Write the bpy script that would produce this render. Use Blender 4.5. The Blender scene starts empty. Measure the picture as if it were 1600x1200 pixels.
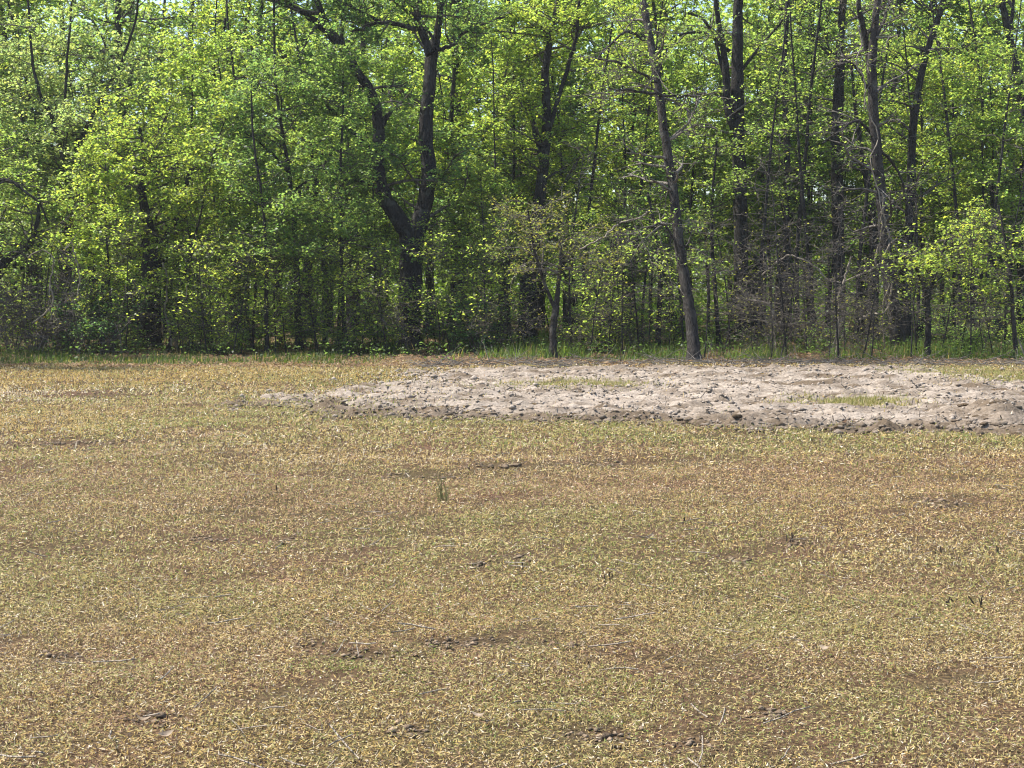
import bpy, math, random
import numpy as np
R = math.radians
rng = np.random.default_rng(7)
random.seed(7)
S = bpy.context.scene
C = S.collection

# ------------------------------------------------------------------ camera
F, CAMH, HOR = 2400.0, 1.6, 450.0                 # focal length in photo pixels (1600 wide), eye height, horizon row
PITCH = math.atan((600.0 - HOR) / F)
cam_d = bpy.data.cameras.new('camera')
cam_d.sensor_width = 36.0
cam_d.lens = 36.0 * F / 1600.0
cam_d.clip_end = 4000.0
cam = bpy.data.objects.new('camera', cam_d)
C.objects.link(cam)
cam.location = (0, 0, CAMH)
cam.rotation_euler = (R(90) - PITCH, 0, 0)
S.camera = cam

# ------------------------------------------------------------------ sky, sun, exposure
SUN_AZ, SUN_EL = R(-78.0), R(57.0)                # azimuth from +Y (negative = to the left), elevation
W = bpy.data.worlds.new('World')
S.world = W
W.use_nodes = True
nt = W.node_tree
sky = nt.nodes.new('ShaderNodeTexSky')
sky.sky_type = 'NISHITA'
sky.sun_disc = False
sky.sun_elevation = SUN_EL
sky.sun_rotation = SUN_AZ
sky.air_density = 1.0
sky.dust_density = 1.2
nt.links.new(sky.outputs[0], nt.nodes['Background'].inputs[0])
nt.nodes['Background'].inputs[1].default_value = 0.15
sd = bpy.data.lights.new('sun', 'SUN')
sd.energy = 5.0
sd.angle = R(0.53)
sd.color = (1.0, 0.955, 0.87)
sun = bpy.data.objects.new('sun', sd)
C.objects.link(sun)
sun.rotation_euler = (R(90) - SUN_EL, 0, math.pi - SUN_AZ)
sun.location = (-40, 50, 70)
S.view_settings.view_transform = 'Standard'
S.view_settings.look = 'None'
S.view_settings.gamma = 1.0
S.view_settings.use_curve_mapping = False
S.view_settings.exposure = 0.9
S.render.engine = 'CYCLES'
S.cycles.max_bounces = 6
S.cycles.diffuse_bounces = 4
S.cycles.adaptive_threshold = 0.02
S.cycles.glossy_bounces = 2
S.cycles.transmission_bounces = 4
S.cycles.filter_width = 1.1

# ------------------------------------------------------------------ pixel <-> place
cs, sn = math.cos(PITCH), math.sin(PITCH)
def at(px, py, Y):
    u, v = (px - 800) / F, -(py - 600) / F
    d = (u, cs + v * sn, -sn + v * cs)
    k = Y / d[1]
    return np.array([d[0] * k, Y, CAMH + d[2] * k])
def gnd(px, py):
    u, v = (px - 800) / F, -(py - 600) / F
    d = (u, cs + v * sn, -sn + v * cs)
    k = -CAMH / d[2]
    return np.array([d[0] * k, d[1] * k, 0.0])
def topix(x, y, z=0.0):
    fy = y * cs - (z - CAMH) * sn
    up = y * sn + (z - CAMH) * cs
    return 800 + F * x / fy, 600 - F * up / fy
def mpp(Y): return Y / F                          # metres per photo pixel at depth Y

# ------------------------------------------------------------------ noise
_perm = np.random.default_rng(3).random((256, 256))
def vnoise(x, y):
    xi, yi = np.floor(x).astype(int), np.floor(y).astype(int)
    fx, fy = x - xi, y - yi
    fx, fy = fx * fx * (3 - 2 * fx), fy * fy * (3 - 2 * fy)
    a = _perm[xi & 255, yi & 255]; b = _perm[(xi + 1) & 255, yi & 255]
    c = _perm[xi & 255, (yi + 1) & 255]; d = _perm[(xi + 1) & 255, (yi + 1) & 255]
    return (a * (1 - fx) + b * fx) * (1 - fy) + (c * (1 - fx) + d * fx) * fy
def fbm(x, y, o=4):
    s, a, t = 0, 1.0, 0
    for i in range(o):
        s = s + a * vnoise(x * 2 ** i + 17.3 * i, y * 2 ** i + 9.1 * i); t += a; a *= 0.5
    return s / t
def sstep(a, b, x):
    t = np.clip((x - a) / (b - a), 0, 1)
    return t * t * (3 - 2 * t)
def poly_sd(P, x, y):                             # signed distance, positive inside
    P = np.asarray(P)
    d = np.full(x.shape, 1e9); inside = np.zeros(x.shape, bool)
    for i in range(len(P)):
        a, b = P[i], P[(i + 1) % len(P)]
        ex, ey = b[0] - a[0], b[1] - a[1]
        wx, wy = x - a[0], y - a[1]
        t = np.clip((wx * ex + wy * ey) / (ex * ex + ey * ey + 1e-9), 0, 1)
        d = np.minimum(d, np.hypot(wx - t * ex, wy - t * ey))
        c = ((a[1] > y) != (b[1] > y)) & (x < (b[0] - a[0]) * (y - a[1]) / (b[1] - a[1] + 1e-12) + a[0])
        inside ^= c
    return np.where(inside, d, -d)

# ------------------------------------------------------------------ materials
def mat(name):
    m = bpy.data.materials.new(name); m.use_nodes = True
    t = m.node_tree
    for n in list(t.nodes): t.nodes.remove(n)
    return m, t, t.nodes.new('ShaderNodeOutputMaterial')
def N(t, kind, **kw):
    n = t.nodes.new(kind)
    for k, v in kw.items():
        if k.startswith('i_'):
            key = k[2:]
            n.inputs[int(key) if key.isdigit() else key.replace('_', ' ')].default_value = v
        else: setattr(n, k, v)
    return n
def leaf_material(name, trans, rough=0.45, spec=0.35, tint=(1.0, 1.0, 1.0), gain=1.0):
    m, t, out = mat(name)
    at_ = N(t, 'ShaderNodeAttribute', attribute_name='Col')
    oi = N(t, 'ShaderNodeObjectInfo')              # each crown has its own species tint
    own = N(t, 'ShaderNodeMix', data_type='RGBA', blend_type='MULTIPLY', clamp_result=False); own.inputs[0].default_value = 1.0
    t.links.new(at_.outputs['Color'], own.inputs[6]); t.links.new(oi.outputs['Color'], own.inputs[7])
    p = N(t, 'ShaderNodeBsdfPrincipled')
    p.inputs['Roughness'].default_value = rough
    p.inputs['Specular IOR Level'].default_value = spec
    t.links.new(own.outputs[2], p.inputs['Base Color'])
    tr = N(t, 'ShaderNodeBsdfTranslucent')
    mul = N(t, 'ShaderNodeMix', data_type='RGBA', blend_type='MULTIPLY', clamp_result=False)
    mul.inputs[0].default_value = 1.0
    mul.inputs[7].default_value = (tint[0] * gain, tint[1] * gain, tint[2] * gain, 1)
    t.links.new(own.outputs[2], mul.inputs[6])
    t.links.new(mul.outputs[2], tr.inputs['Color'])
    mx = N(t, 'ShaderNodeMixShader'); mx.inputs[0].default_value = trans
    t.links.new(p.outputs[0], mx.inputs[1]); t.links.new(tr.outputs[0], mx.inputs[2])
    t.links.new(mx.outputs[0], out.inputs[0])
    return m
M_LEAF = leaf_material('spring_leaf', 0.55, tint=(1.40, 1.36, 0.85), gain=2.4)
M_GRASS = leaf_material('dry_grass', 0.35, rough=0.6, spec=0.25, gain=1.2)
M_WEED = leaf_material('green_grass', 0.5, rough=0.5, tint=(1.2, 1.2, 0.6), gain=1.6)

def bark_material(name, c1, c2, scale=9.0, lichen=None):
    m, t, out = mat(name)
    tc = N(t, 'ShaderNodeTexCoord')
    mp = N(t, 'ShaderNodeMapping'); mp.inputs['Scale'].default_value = (1, 1, 0.22)
    t.links.new(tc.outputs['Object'], mp.inputs[0])
    n1 = N(t, 'ShaderNodeTexNoise', i_Scale=scale, i_Detail=6.0, i_Roughness=0.65)
    t.links.new(mp.outputs[0], n1.inputs['Vector'])
    n2 = N(t, 'ShaderNodeTexNoise', i_Scale=scale * 4, i_Detail=3.0)
    t.links.new(mp.outputs[0], n2.inputs['Vector'])
    r = N(t, 'ShaderNodeValToRGB')
    r.color_ramp.elements[0].position = 0.35; r.color_ramp.elements[0].color = (*c1, 1)
    r.color_ramp.elements[1].position = 0.68; r.color_ramp.elements[1].color = (*c2, 1)
    t.links.new(n1.outputs[0], r.inputs[0])
    p = N(t, 'ShaderNodeBsdfPrincipled'); p.inputs['Roughness'].default_value = 0.9
    p.inputs['Specular IOR Level'].default_value = 0.15
    col = r.outputs[0]
    if lichen:
        n3 = N(t, 'ShaderNodeTexNoise', i_Scale=3.5, i_Detail=4.0)
        t.links.new(tc.outputs['Object'], n3.inputs['Vector'])
        r3 = N(t, 'ShaderNodeValToRGB')
        r3.color_ramp.elements[0].position = 0.56; r3.color_ramp.elements[1].position = 0.66
        t.links.new(n3.outputs[0], r3.inputs[0])
        mx = N(t, 'ShaderNodeMix', data_type='RGBA')
        t.links.new(r3.outputs[0], mx.inputs[0]); t.links.new(col, mx.inputs[6])
        mx.inputs[7].default_value = (*lichen, 1)
        col = mx.outputs[2]
    t.links.new(col, p.inputs['Base Color'])
    b = N(t, 'ShaderNodeBump', i_Strength=1.0, i_Distance=0.06)
    ad = N(t, 'ShaderNodeMath', operation='ADD')
    t.links.new(n1.outputs[0], ad.inputs[0]); t.links.new(n2.outputs[0], ad.inputs[1])
    t.links.new(ad.outputs[0], b.inputs['Height'])
    t.links.new(b.outputs[0], p.inputs['Normal'])
    t.links.new(p.outputs[0], out.inputs[0])
    return m
M_BARK = bark_material('dark_bark', (0.018, 0.017, 0.017), (0.070, 0.063, 0.058), 13, lichen=(0.085, 0.088, 0.078))
M_BARK_GREY = bark_material('grey_brown_bark', (0.030, 0.026, 0.024), (0.105, 0.092, 0.082), 14, lichen=(0.13, 0.125, 0.11))
M_TWIG = bark_material('twig_bark', (0.06, 0.052, 0.045), (0.19, 0.165, 0.14), 6)
M_TAN = bark_material('dry_vine_bark', (0.22, 0.18, 0.135), (0.42, 0.36, 0.29), 7)
M_DEAD = bark_material('dead_wood', (0.11, 0.095, 0.08), (0.30, 0.265, 0.225), 8)

# ------------------------------------------------------------------ object helpers
def tag(o, label=None, cat=None, group=None, kind=None):
    if label: o['label'] = label
    if cat: o['category'] = cat
    if group: o['group'] = group
    if kind: o['kind'] = kind
    return o
def empty(name, loc):
    o = bpy.data.objects.new(name, None); C.objects.link(o)
    o.location = loc; o.empty_display_size = 0.2
    return o
def mesh_obj(name, V, faces, k, material, parent=None, col=None, smooth=False, loc=None):
    """V (n,3), faces (m,k) index array. Vertices are given in world space; with a parent (Empty at loc) they are made local."""
    me = bpy.data.meshes.new(name)
    V = np.asarray(V, dtype=np.float32)
    if loc is not None: V = V - np.asarray(loc, dtype=np.float32)
    faces = np.asarray(faces, dtype=np.int32)
    me.vertices.add(len(V)); me.vertices.foreach_set('co', V.ravel())
    me.loops.add(faces.size); me.loops.foreach_set('vertex_index', faces.ravel())
    me.polygons.add(len(faces))
    me.polygons.foreach_set('loop_start', np.arange(0, faces.size, k, dtype=np.int32))
    me.polygons.foreach_set('loop_total', np.full(len(faces), k, dtype=np.int32))
    if smooth: me.polygons.foreach_set('use_smooth', np.ones(len(faces), bool))
    if col is not None:
        ca = me.color_attributes.new('Col', 'FLOAT_COLOR', 'POINT')
        c4 = np.ones((len(V), 4), np.float32); c4[:, :3] = col
        ca.data.foreach_set('color', c4.ravel())
    me.update(calc_edges=True)
    me.materials.append(material)
    o = bpy.data.objects.new(name, me); C.objects.link(o)
    if parent: o.parent = parent
    elif loc is not None: o.location = loc
    return o

class Tubes:
    def __init__(self): self.g = {}
    def add(self, P, r, k=4):
        P = np.asarray(P, float); r = np.asarray(r, float)
        self.g.setdefault((len(P), k), []).append((P, r))
    def empty(self): return not self.g
    def arrays(self):
        VV, FF, off = [], [], 0
        for (n, k), L in self.g.items():
            P = np.stack([a for a, _ in L]); r = np.stack([b for _, b in L])
            m = len(L)
            T = np.gradient(P, axis=1)
            T /= np.linalg.norm(T, axis=2, keepdims=True) + 1e-9
            ref = np.where(np.abs(T[:, :1, 2:3]) > 0.7, np.array([1.0, 0, 0]), np.array([0, 0, 1.0]))
            ref = np.broadcast_to(ref, T.shape)
            U = np.cross(T, ref); U /= np.linalg.norm(U, axis=2, keepdims=True) + 1e-9
            B = np.cross(T, U)
            a = np.linspace(0, 2 * math.pi, k, endpoint=False)
            rr = r[:, :, None, None]
            V = P[:, :, None, :] + rr * (np.cos(a)[None, None, :, None] * U[:, :, None, :] + np.sin(a)[None, None, :, None] * B[:, :, None, :])
            if k >= 8:
                V = V + (rr * 0.04) * np.random.default_rng(len(L)).normal(size=(m, n, k, 1)) * (V - P[:, :, None, :]) / (rr + 1e-9)
            idx = np.arange(m * n * k).reshape(m, n, k) + off
            a0 = idx[:, :-1, :]; a1 = idx[:, 1:, :]
            f = np.stack([a0, np.roll(a0, -1, 2), np.roll(a1, -1, 2), a1], -1).reshape(-1, 4)
            VV.append(V.reshape(-1, 3)); FF.append(f); off += m * n * k
        return np.concatenate(VV), np.concatenate(FF)
    def build(self, name, material, parent=None, loc=None):
        V, Fc = self.arrays()
        return mesh_obj(name, V, Fc, 4, material, parent, smooth=True, loc=loc)

def leaf_quads(c, size, col, tilt=0.6, aspect=0.55, fold=0.18, az=None, r=None):
    """c (n,3) centres, size (n,), col (n,3) -> rhombic folded leaves."""
    r = r or rng
    n = len(c)
    az = r.uniform(0, 2 * math.pi, n) if az is None else az
    nrm = np.stack([r.normal(0, tilt, n), r.normal(0, tilt, n), np.ones(n)], 1)
    nrm /= np.linalg.norm(nrm, axis=1, keepdims=True)
    d = np.stack([np.cos(az), np.sin(az), np.zeros(n)], 1)
    d -= nrm * (d * nrm).sum(1, keepdims=True); d /= np.linalg.norm(d, axis=1, keepdims=True) + 1e-9
    s = np.cross(nrm, d)
    L = size[:, None]; Wd = L * aspect
    V = np.empty((n, 4, 3))
    V[:, 0] = c - d * L * 0.5
    V[:, 1] = c + s * Wd * 0.5 + nrm * L * fold - d * L * 0.06
    V[:, 2] = c + d * L * 0.5
    V[:, 3] = c - s * Wd * 0.5 + nrm * L * fold - d * L * 0.06
    f = np.arange(n * 4).reshape(n, 4)
    return V.reshape(-1, 3), f, np.repeat(col, 4, 0)

TINTS = {  # leaf colour (linear base colour)
    'yellow': (0.178, 0.230, 0.052), 'bright': (0.150, 0.205, 0.054), 'mid': (0.115, 0.168, 0.052),
    'deep': (0.088, 0.140, 0.052), 'pale': (0.165, 0.210, 0.090), 'blue': (0.060, 0.110, 0.048), 'rust': (0.23, 0.115, 0.045), 'olive': (0.115, 0.125, 0.035)}
def tint_cols(name, n, r):
    a = np.array(TINTS[name])
    k = np.clip(r.normal(1.0, 0.20, (n, 1)), 0.5, 1.6)
    h = r.normal(0, 0.10, (n, 1))
    c = a * k * np.concatenate([1 + h, np.ones((n, 1)), 1 - h], 1)
    return np.clip(c, 0.004, 0.9)

def unit(v): return v / (np.linalg.norm(v) + 1e-9)
def path(r, p0, d, L, n, wob=0.18, trop=0.0):
    j = np.cumsum(r.normal(0, wob, (n, 3)), 0)
    D = unit(d)[None] + j
    D[:, 2] += trop * np.linspace(0, 1, n)
    D /= np.linalg.norm(D, axis=1, keepdims=True)
    P = np.empty((n + 1, 3)); P[0] = p0
    P[1:] = p0 + np.cumsum(D, 0) * (L / n)
    return P
def smooth(P, n):
    P = np.asarray(P, float)
    Q = np.concatenate([[2 * P[0] - P[1]], P, [2 * P[-1] - P[-2]]])
    out = []
    m = len(P) - 1
    for s in np.linspace(0, m - 1e-6, n):
        i = int(s); t = s - i
        a, b, c, d = Q[i], Q[i + 1], Q[i + 2], Q[i + 3]
        out.append(0.5 * (2 * b + (c - a) * t + (2 * a - 5 * b + 4 * c - d) * t * t + (3 * b - a - 3 * c + d) * t ** 3))
    return np.array(out)

class Crown:
    """Collects limb tubes, twig tubes and leaves of one plant."""
    def __init__(self, seed):
        self.r = np.random.default_rng(seed)
        self.tr = 1.5; self.tw = Tubes(); self.LV = []
        self.lc = 0
    def leaves_on(self, P, n, tint, size, spread=0.07, tilt=0.6, t0=0.15):
        if n <= 0: return
        r = self.r
        t = r.uniform(t0, 1.0, n) * (len(P) - 1 - 1e-6)
        i = t.astype(int); f = (t - i)[:, None]
        c = P[i] * (1 - f) + P[i + 1] * f
        c = c + r.normal(0, spread, (n, 3)) * np.array([1, 1, 0.6])
        s = size * r.uniform(0.65, 1.3, n)
        self.LV.append((c, s, tint_cols(tint, n, r), tilt)); self.lc += n
    def branch(self, p0, d, L, rad, tint, lpt=6, size=0.10, dens=1.0, flat=0.45, sub=1, wob=0.16, trop=0.05, k=5):
        """A side branch with sub-branches and leafy twigs."""
        r = self.r
        P = path(r, p0, d, L, 6, wob, trop)
        self.tw.add(P, np.linspace(rad, max(rad * 0.25, 0.003), 7), k)
        ns = max(2, int(L / 0.26 * dens))
        for t in r.uniform(0.22, 1.0, ns):
            i = min(int(t * 6), 5); q = P[i] + (P[i + 1] - P[i]) * (t * 6 - i)
            ax = unit(P[i + 1] - P[i])
            v = r.normal(0, 1, 3); v[2] *= flat
            v = unit(ax * 0.75 + unit(v) * 0.9)
            l2 = L * r.uniform(0.22, 0.42) * (1.15 - 0.5 * t) + 0.15
            Q = path(r, q, v, l2, 4, 0.2, trop)
            r2 = max(rad * 0.35, 0.0045)
            self.tw.add(Q, np.linspace(r2, 0.003, 5) * self.tr, 3)
            self.leaves_on(Q, int(lpt * 1.2 * r.uniform(0.4, 1.4)), tint, size)
            if sub:
                for t2 in r.uniform(0.25, 1.0, r.integers(2, 5)):
                    i2 = min(int(t2 * 4), 3); q2 = Q[i2] + (Q[i2 + 1] - Q[i2]) * (t2 * 4 - i2)
                    v2 = r.normal(0, 1, 3); v2[2] *= flat
                    v2 = unit(unit(Q[i2 + 1] - Q[i2]) * 0.6 + unit(v2))
                    Z = path(r, q2, v2, r.uniform(0.18, 0.45), 2, 0.2, trop)
                    self.tw.add(Z, np.array([0.0045, 0.0035, 0.0025]) * self.tr, 3)
                    self.leaves_on(Z, int(lpt * r.uniform(0.4, 1.5)), tint, size)
        return P
    def blob(self, c, rad3, n, tint, size, tilt=0.6):
        """loose coarse leaf clump of an upper crown"""
        r = self.r
        u = r.normal(0, 1, (n, 3)); u /= np.linalg.norm(u, axis=1, keepdims=True)
        p = np.asarray(c) + u * np.asarray(rad3) * (r.uniform(0.1, 1, (n, 1)) ** 0.5)
        self.LV.append((p, size * r.uniform(0.6, 1.3, n), tint_cols(tint, n, r), tilt)); self.lc += n
    def build(self, parent, loc, twig_mat=M_TWIG, crown_name='crown', leaf_mat=M_LEAF, aspect=0.6):
        o = None
        if self.LV:
            Vs, Fs, Cs, off = [], [], [], 0
            for c, s, col, tilt in self.LV:
                V, f, cc = leaf_quads(c, s, col, tilt, aspect, r=self.r)
                Vs.append(V); Fs.append(f + off); Cs.append(cc); off += len(V)
            o = mesh_obj(crown_name, np.concatenate(Vs), np.concatenate(Fs), 4, leaf_mat, parent, np.concatenate(Cs), loc=loc)
        if not self.tw.empty():
            tag(self.tw.build('twigs', twig_mat, o or parent, loc), kind='stuff')
        return o

# ------------------------------------------------------------------ the ground
SOIL_PX = [(345, 631), (430, 621), (530, 603), (610, 590), (655, 578), (900, 575), (1200, 574.5), (1420, 573), (1500, 580), (1560, 596), (1700, 604),
           (1950, 606), (2000, 700), (1600, 687), (1400, 680), (1250, 675), (1100, 669), (1000, 662), (800, 656), (600, 650), (480, 643)]
SOIL = [gnd(*p)[:2] for p in SOIL_PX]
def soil_sd(x, y):
    lf = sstep(2, -6, x)                           # the left end frays out into the grass
    return poly_sd(SOIL, x, y) + (fbm(x * 1.6, y * 1.6, 5) - 0.5) * (1.3 + 1.6 * lf) - 0.12 * lf
def relief(x, y):
    return (fbm(x * 0.25 + 5, y * 0.25, 3) - 0.5) * 0.10 + (fbm(x * 1.7, y * 1.7 + 3, 3) - 0.5) * 0.045
def height(x, y):
    h = relief(x, y)
    return h * sstep(0, 3, y) * np.clip(1.2 - np.abs(x) / 60, 0.2, 1)
def axis(lo, hi, step, far, grow=1.25):
    a = list(np.arange(lo, hi + 1e-6, step)); s = step
    while a[-1] < far: s *= grow; a.append(a[-1] + s)
    s = step; b = []
    q = lo
    while q > -far: s *= grow; q -= s; b.append(q)
    return np.array(b[::-1] + a)
def grid_obj(name, xs, ys, hfun, material, **kw):
    X, Y = np.meshgrid(xs, ys)
    Z = hfun(X, Y)
    V = np.stack([X, Y, Z], -1).reshape(-1, 3)
    nx, ny = len(xs), len(ys)
    i = np.arange(nx * ny).reshape(ny, nx)
    f = np.stack([i[:-1, :-1], i[:-1, 1:], i[1:, 1:], i[1:, :-1]], -1).reshape(-1, 4)
    return mesh_obj(name, V, f, 4, material, smooth=True, **kw)

def ground_material():
    m, t, out = mat('dry_field_ground')
    tc = N(t, 'ShaderNodeTexCoord')
    def noise(scale, detail=5.0, rough=0.6):
        n = N(t, 'ShaderNodeTexNoise', i_Scale=scale, i_Detail=detail, i_Roughness=rough)
        t.links.new(tc.outputs['Object'], n.inputs['Vector']); return n
    big, fine, mid = noise(0.35), noise(38, 4, 0.7), noise(3.0)
    r1 = N(t, 'ShaderNodeValToRGB')
    e = r1.color_ramp.elements
    e[0].position = 0.3; e[0].color = (0.028, 0.020, 0.014, 1)
    e[1].position = 0.7; e[1].color = (0.21, 0.155, 0.10, 1)
    e.new(0.5).color = (0.085, 0.060, 0.040, 1)
    t.links.new(fine.outputs[0], r1.inputs[0])
    r2 = N(t, 'ShaderNodeValToRGB')
    r2.color_ramp.elements[0].position = 0.38; r2.color_ramp.elements[0].color = (1.15, 0.92, 0.85, 1)
    r2.color_ramp.elements[1].position = 0.62; r2.color_ramp.elements[1].color = (0.8, 0.9, 0.6, 1)
    ad = N(t, 'ShaderNodeMix', data_type='FLOAT'); ad.inputs[0].default_value = 0.4
    t.links.new(big.outputs[0], ad.inputs[2]); t.links.new(mid.outputs[0], ad.inputs[3])
    t.links.new(ad.outputs[0], r2.inputs[0])
    mx = N(t, 'ShaderNodeMix', data_type='RGBA', blend_type='MULTIPLY', clamp_result=False); mx.inputs[0].default_value = 1
    t.links.new(r1.outputs[0], mx.inputs[6]); t.links.new(r2.outputs[0], mx.inputs[7])
    # leaf litter under the wood (Y beyond the field edge)
    sp = N(t, 'ShaderNodeSeparateXYZ'); t.links.new(tc.outputs['Object'], sp.inputs[0])
    mr = N(t, 'ShaderNodeMapRange'); mr.inputs[1].default_value = 31.0; mr.inputs[2].default_value = 34.5
    t.links.new(sp.outputs[1], mr.inputs[0])
    lit = N(t, 'ShaderNodeValToRGB')
    lit.color_ramp.elements[0].position = 0.3; lit.color_ramp.elements[0].color = (0.045, 0.033, 0.022, 1)
    lit.color_ramp.elements[1].position = 0.75; lit.color_ramp.elements[1].color = (0.20, 0.145, 0.09, 1)
    f2 = noise(16, 5, 0.7); t.links.new(f2.outputs[0], lit.inputs[0])
    mx2 = N(t, 'ShaderNodeMix', data_type='RGBA')
    t.links.new(mr.outputs[0], mx2.inputs[0]); t.links.new(mx.outputs[2], mx2.inputs[6]); t.links.new(lit.outputs[0], mx2.inputs[7])
    p = N(t, 'ShaderNodeBsdfPrincipled'); p.inputs['Roughness'].default_value = 0.95
    p.inputs['Specular IOR Level'].default_value = 0.1
    t.links.new(mx2.outputs[2], p.inputs['Base Color'])
    b = N(t, 'ShaderNodeBump', i_Strength=1.0, i_Distance=0.02)
    t.links.new(fine.outputs[0], b.inputs['Height']); t.links.new(b.outputs[0], p.inputs['Normal'])
    t.links.new(p.outputs[0], out.inputs[0])
    return m
gx = axis(-15, 15, 0.25, 1500); gy = axis(-2, 48, 0.25, 1500)
ground = grid_obj('ground', gx, gy, height, ground_material())
tag(ground, 'dry patchy field running up to the edge of the wood', 'field', kind='structure')

def soil_material():
    m, t, out = mat('dry_tilled_soil')
    tc = N(t, 'ShaderNodeTexCoord')
    at_ = N(t, 'ShaderNodeAttribute', attribute_name='Col')
    n = N(t, 'ShaderNodeTexNoise', i_Scale=22.0, i_Detail=6.0, i_Roughness=0.7)
    t.links.new(tc.outputs['Object'], n.inputs['Vector'])
    r = N(t, 'ShaderNodeValToRGB')
    r.color_ramp.elements[0].position = 0.3; r.color_ramp.elements[0].color = (0.5, 0.48, 0.46, 1)
    r.color_ramp.elements[1].position = 0.62; r.color_ramp.elements[1].color = (1.12, 1.1, 1.08, 1)
    t.links.new(n.outputs[0], r.inputs[0])
    mx = N(t, 'ShaderNodeMix', data_type='RGBA', blend_type='MULTIPLY', clamp_result=False); mx.inputs[0].default_value = 1
    t.links.new(at_.outputs[0], mx.inputs[6]); t.links.new(r.outputs[0], mx.inputs[7])
    p = N(t, 'ShaderNodeBsdfPrincipled'); p.inputs['Roughness'].default_value = 0.95
    p.inputs['Specular IOR Level'].default_value = 0.1
    t.links.new(mx.outputs[2], p.inputs['Base Color'])
    b = N(t, 'ShaderNodeBump', i_Strength=1.0, i_Distance=0.03)
    t.links.new(n.outputs[0], b.inputs['Height']); t.links.new(b.outputs[0], p.inputs['Normal'])
    t.links.new(p.outputs[0], out.inputs[0])
    return m
M_SOIL = soil_material()
SB = np.array(SOIL)
sx = np.arange(SB[:, 0].min() - 0.5, SB[:, 0].max() + 0.5, 0.055)
sy = np.arange(SB[:, 1].min() - 0.5, SB[:, 1].max() + 0.5, 0.06)
def front_dist(x, y):                              # distance behind the near edge of the tilled plot
    fp = np.array([gnd(px, py)[:2] for px, py in SOIL_PX[12:]] + [gnd(*SOIL_PX[0])[:2]])
    fp = fp[np.argsort(fp[:, 0])]
    return y - np.interp(x, fp[:, 0], fp[:, 1])
def soil_h(x, y):
    s = soil_sd(x, y)
    m = sstep(-0.5, 0.6, s)
    fd = front_dist(x, y)
    lump = np.abs(fbm(x * 5.5, y * 5.5, 4) - 0.5) * 2
    rough = (fbm(x * 3.4, y * 4.2, 5) - 0.47) * 0.13 * (0.75 + 0.5 * np.exp(-(fd / 1.2) ** 2)) - lump * 0.045
    rough = rough + (fbm(x * 3.0 + 70, y * 8.0, 4) - 0.5) * 0.13 * np.exp(-((fd - 0.5) / 0.7) ** 2) + (fbm(x * 9 + 7, y * 11, 3) - 0.5) * 0.05
    rough = rough + (fbm(x * 2.4 + 31, y * 6.5, 4) - 0.5) * 0.17
    furrow = 0.02 * np.sin((y + 0.06 * x + 0.5 * fbm(x * 0.6, y * 0.6, 2)) * 2 * math.pi / 0.75)
    lip = 0.015 * np.exp(-((fd - 0.45) / 0.4) ** 2)
    px, py = topix(x, y)
    mound = 0.16 * np.exp(-(((px - 1560) / 70) ** 2 + ((py - 655) / 16) ** 2))
    return height(x, y) + m * (0.02 + rough + furrow + lip + mound) - (1 - m) * 0.10
X, Y = np.meshgrid(sx, sy)
n1 = fbm(X * 0.8 + 3, Y * 0.8, 3)[..., None]; fd = front_dist(X, Y)
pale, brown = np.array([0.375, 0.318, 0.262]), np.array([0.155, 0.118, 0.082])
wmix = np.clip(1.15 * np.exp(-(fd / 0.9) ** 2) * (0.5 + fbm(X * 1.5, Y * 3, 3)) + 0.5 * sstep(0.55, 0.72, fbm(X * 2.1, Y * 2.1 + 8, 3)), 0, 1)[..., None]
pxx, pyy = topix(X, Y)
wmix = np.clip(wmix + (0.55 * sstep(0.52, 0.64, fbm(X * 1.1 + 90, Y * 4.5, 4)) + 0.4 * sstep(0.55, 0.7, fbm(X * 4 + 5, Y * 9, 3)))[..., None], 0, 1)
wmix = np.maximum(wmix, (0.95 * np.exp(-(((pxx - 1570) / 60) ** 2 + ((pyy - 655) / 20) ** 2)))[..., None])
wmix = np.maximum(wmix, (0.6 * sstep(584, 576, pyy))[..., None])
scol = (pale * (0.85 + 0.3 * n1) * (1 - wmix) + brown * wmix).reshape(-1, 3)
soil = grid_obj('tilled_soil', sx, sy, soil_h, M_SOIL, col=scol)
tag(soil, 'bare pale tilled soil plot in front of the trees', 'soil', kind='structure')

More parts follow.
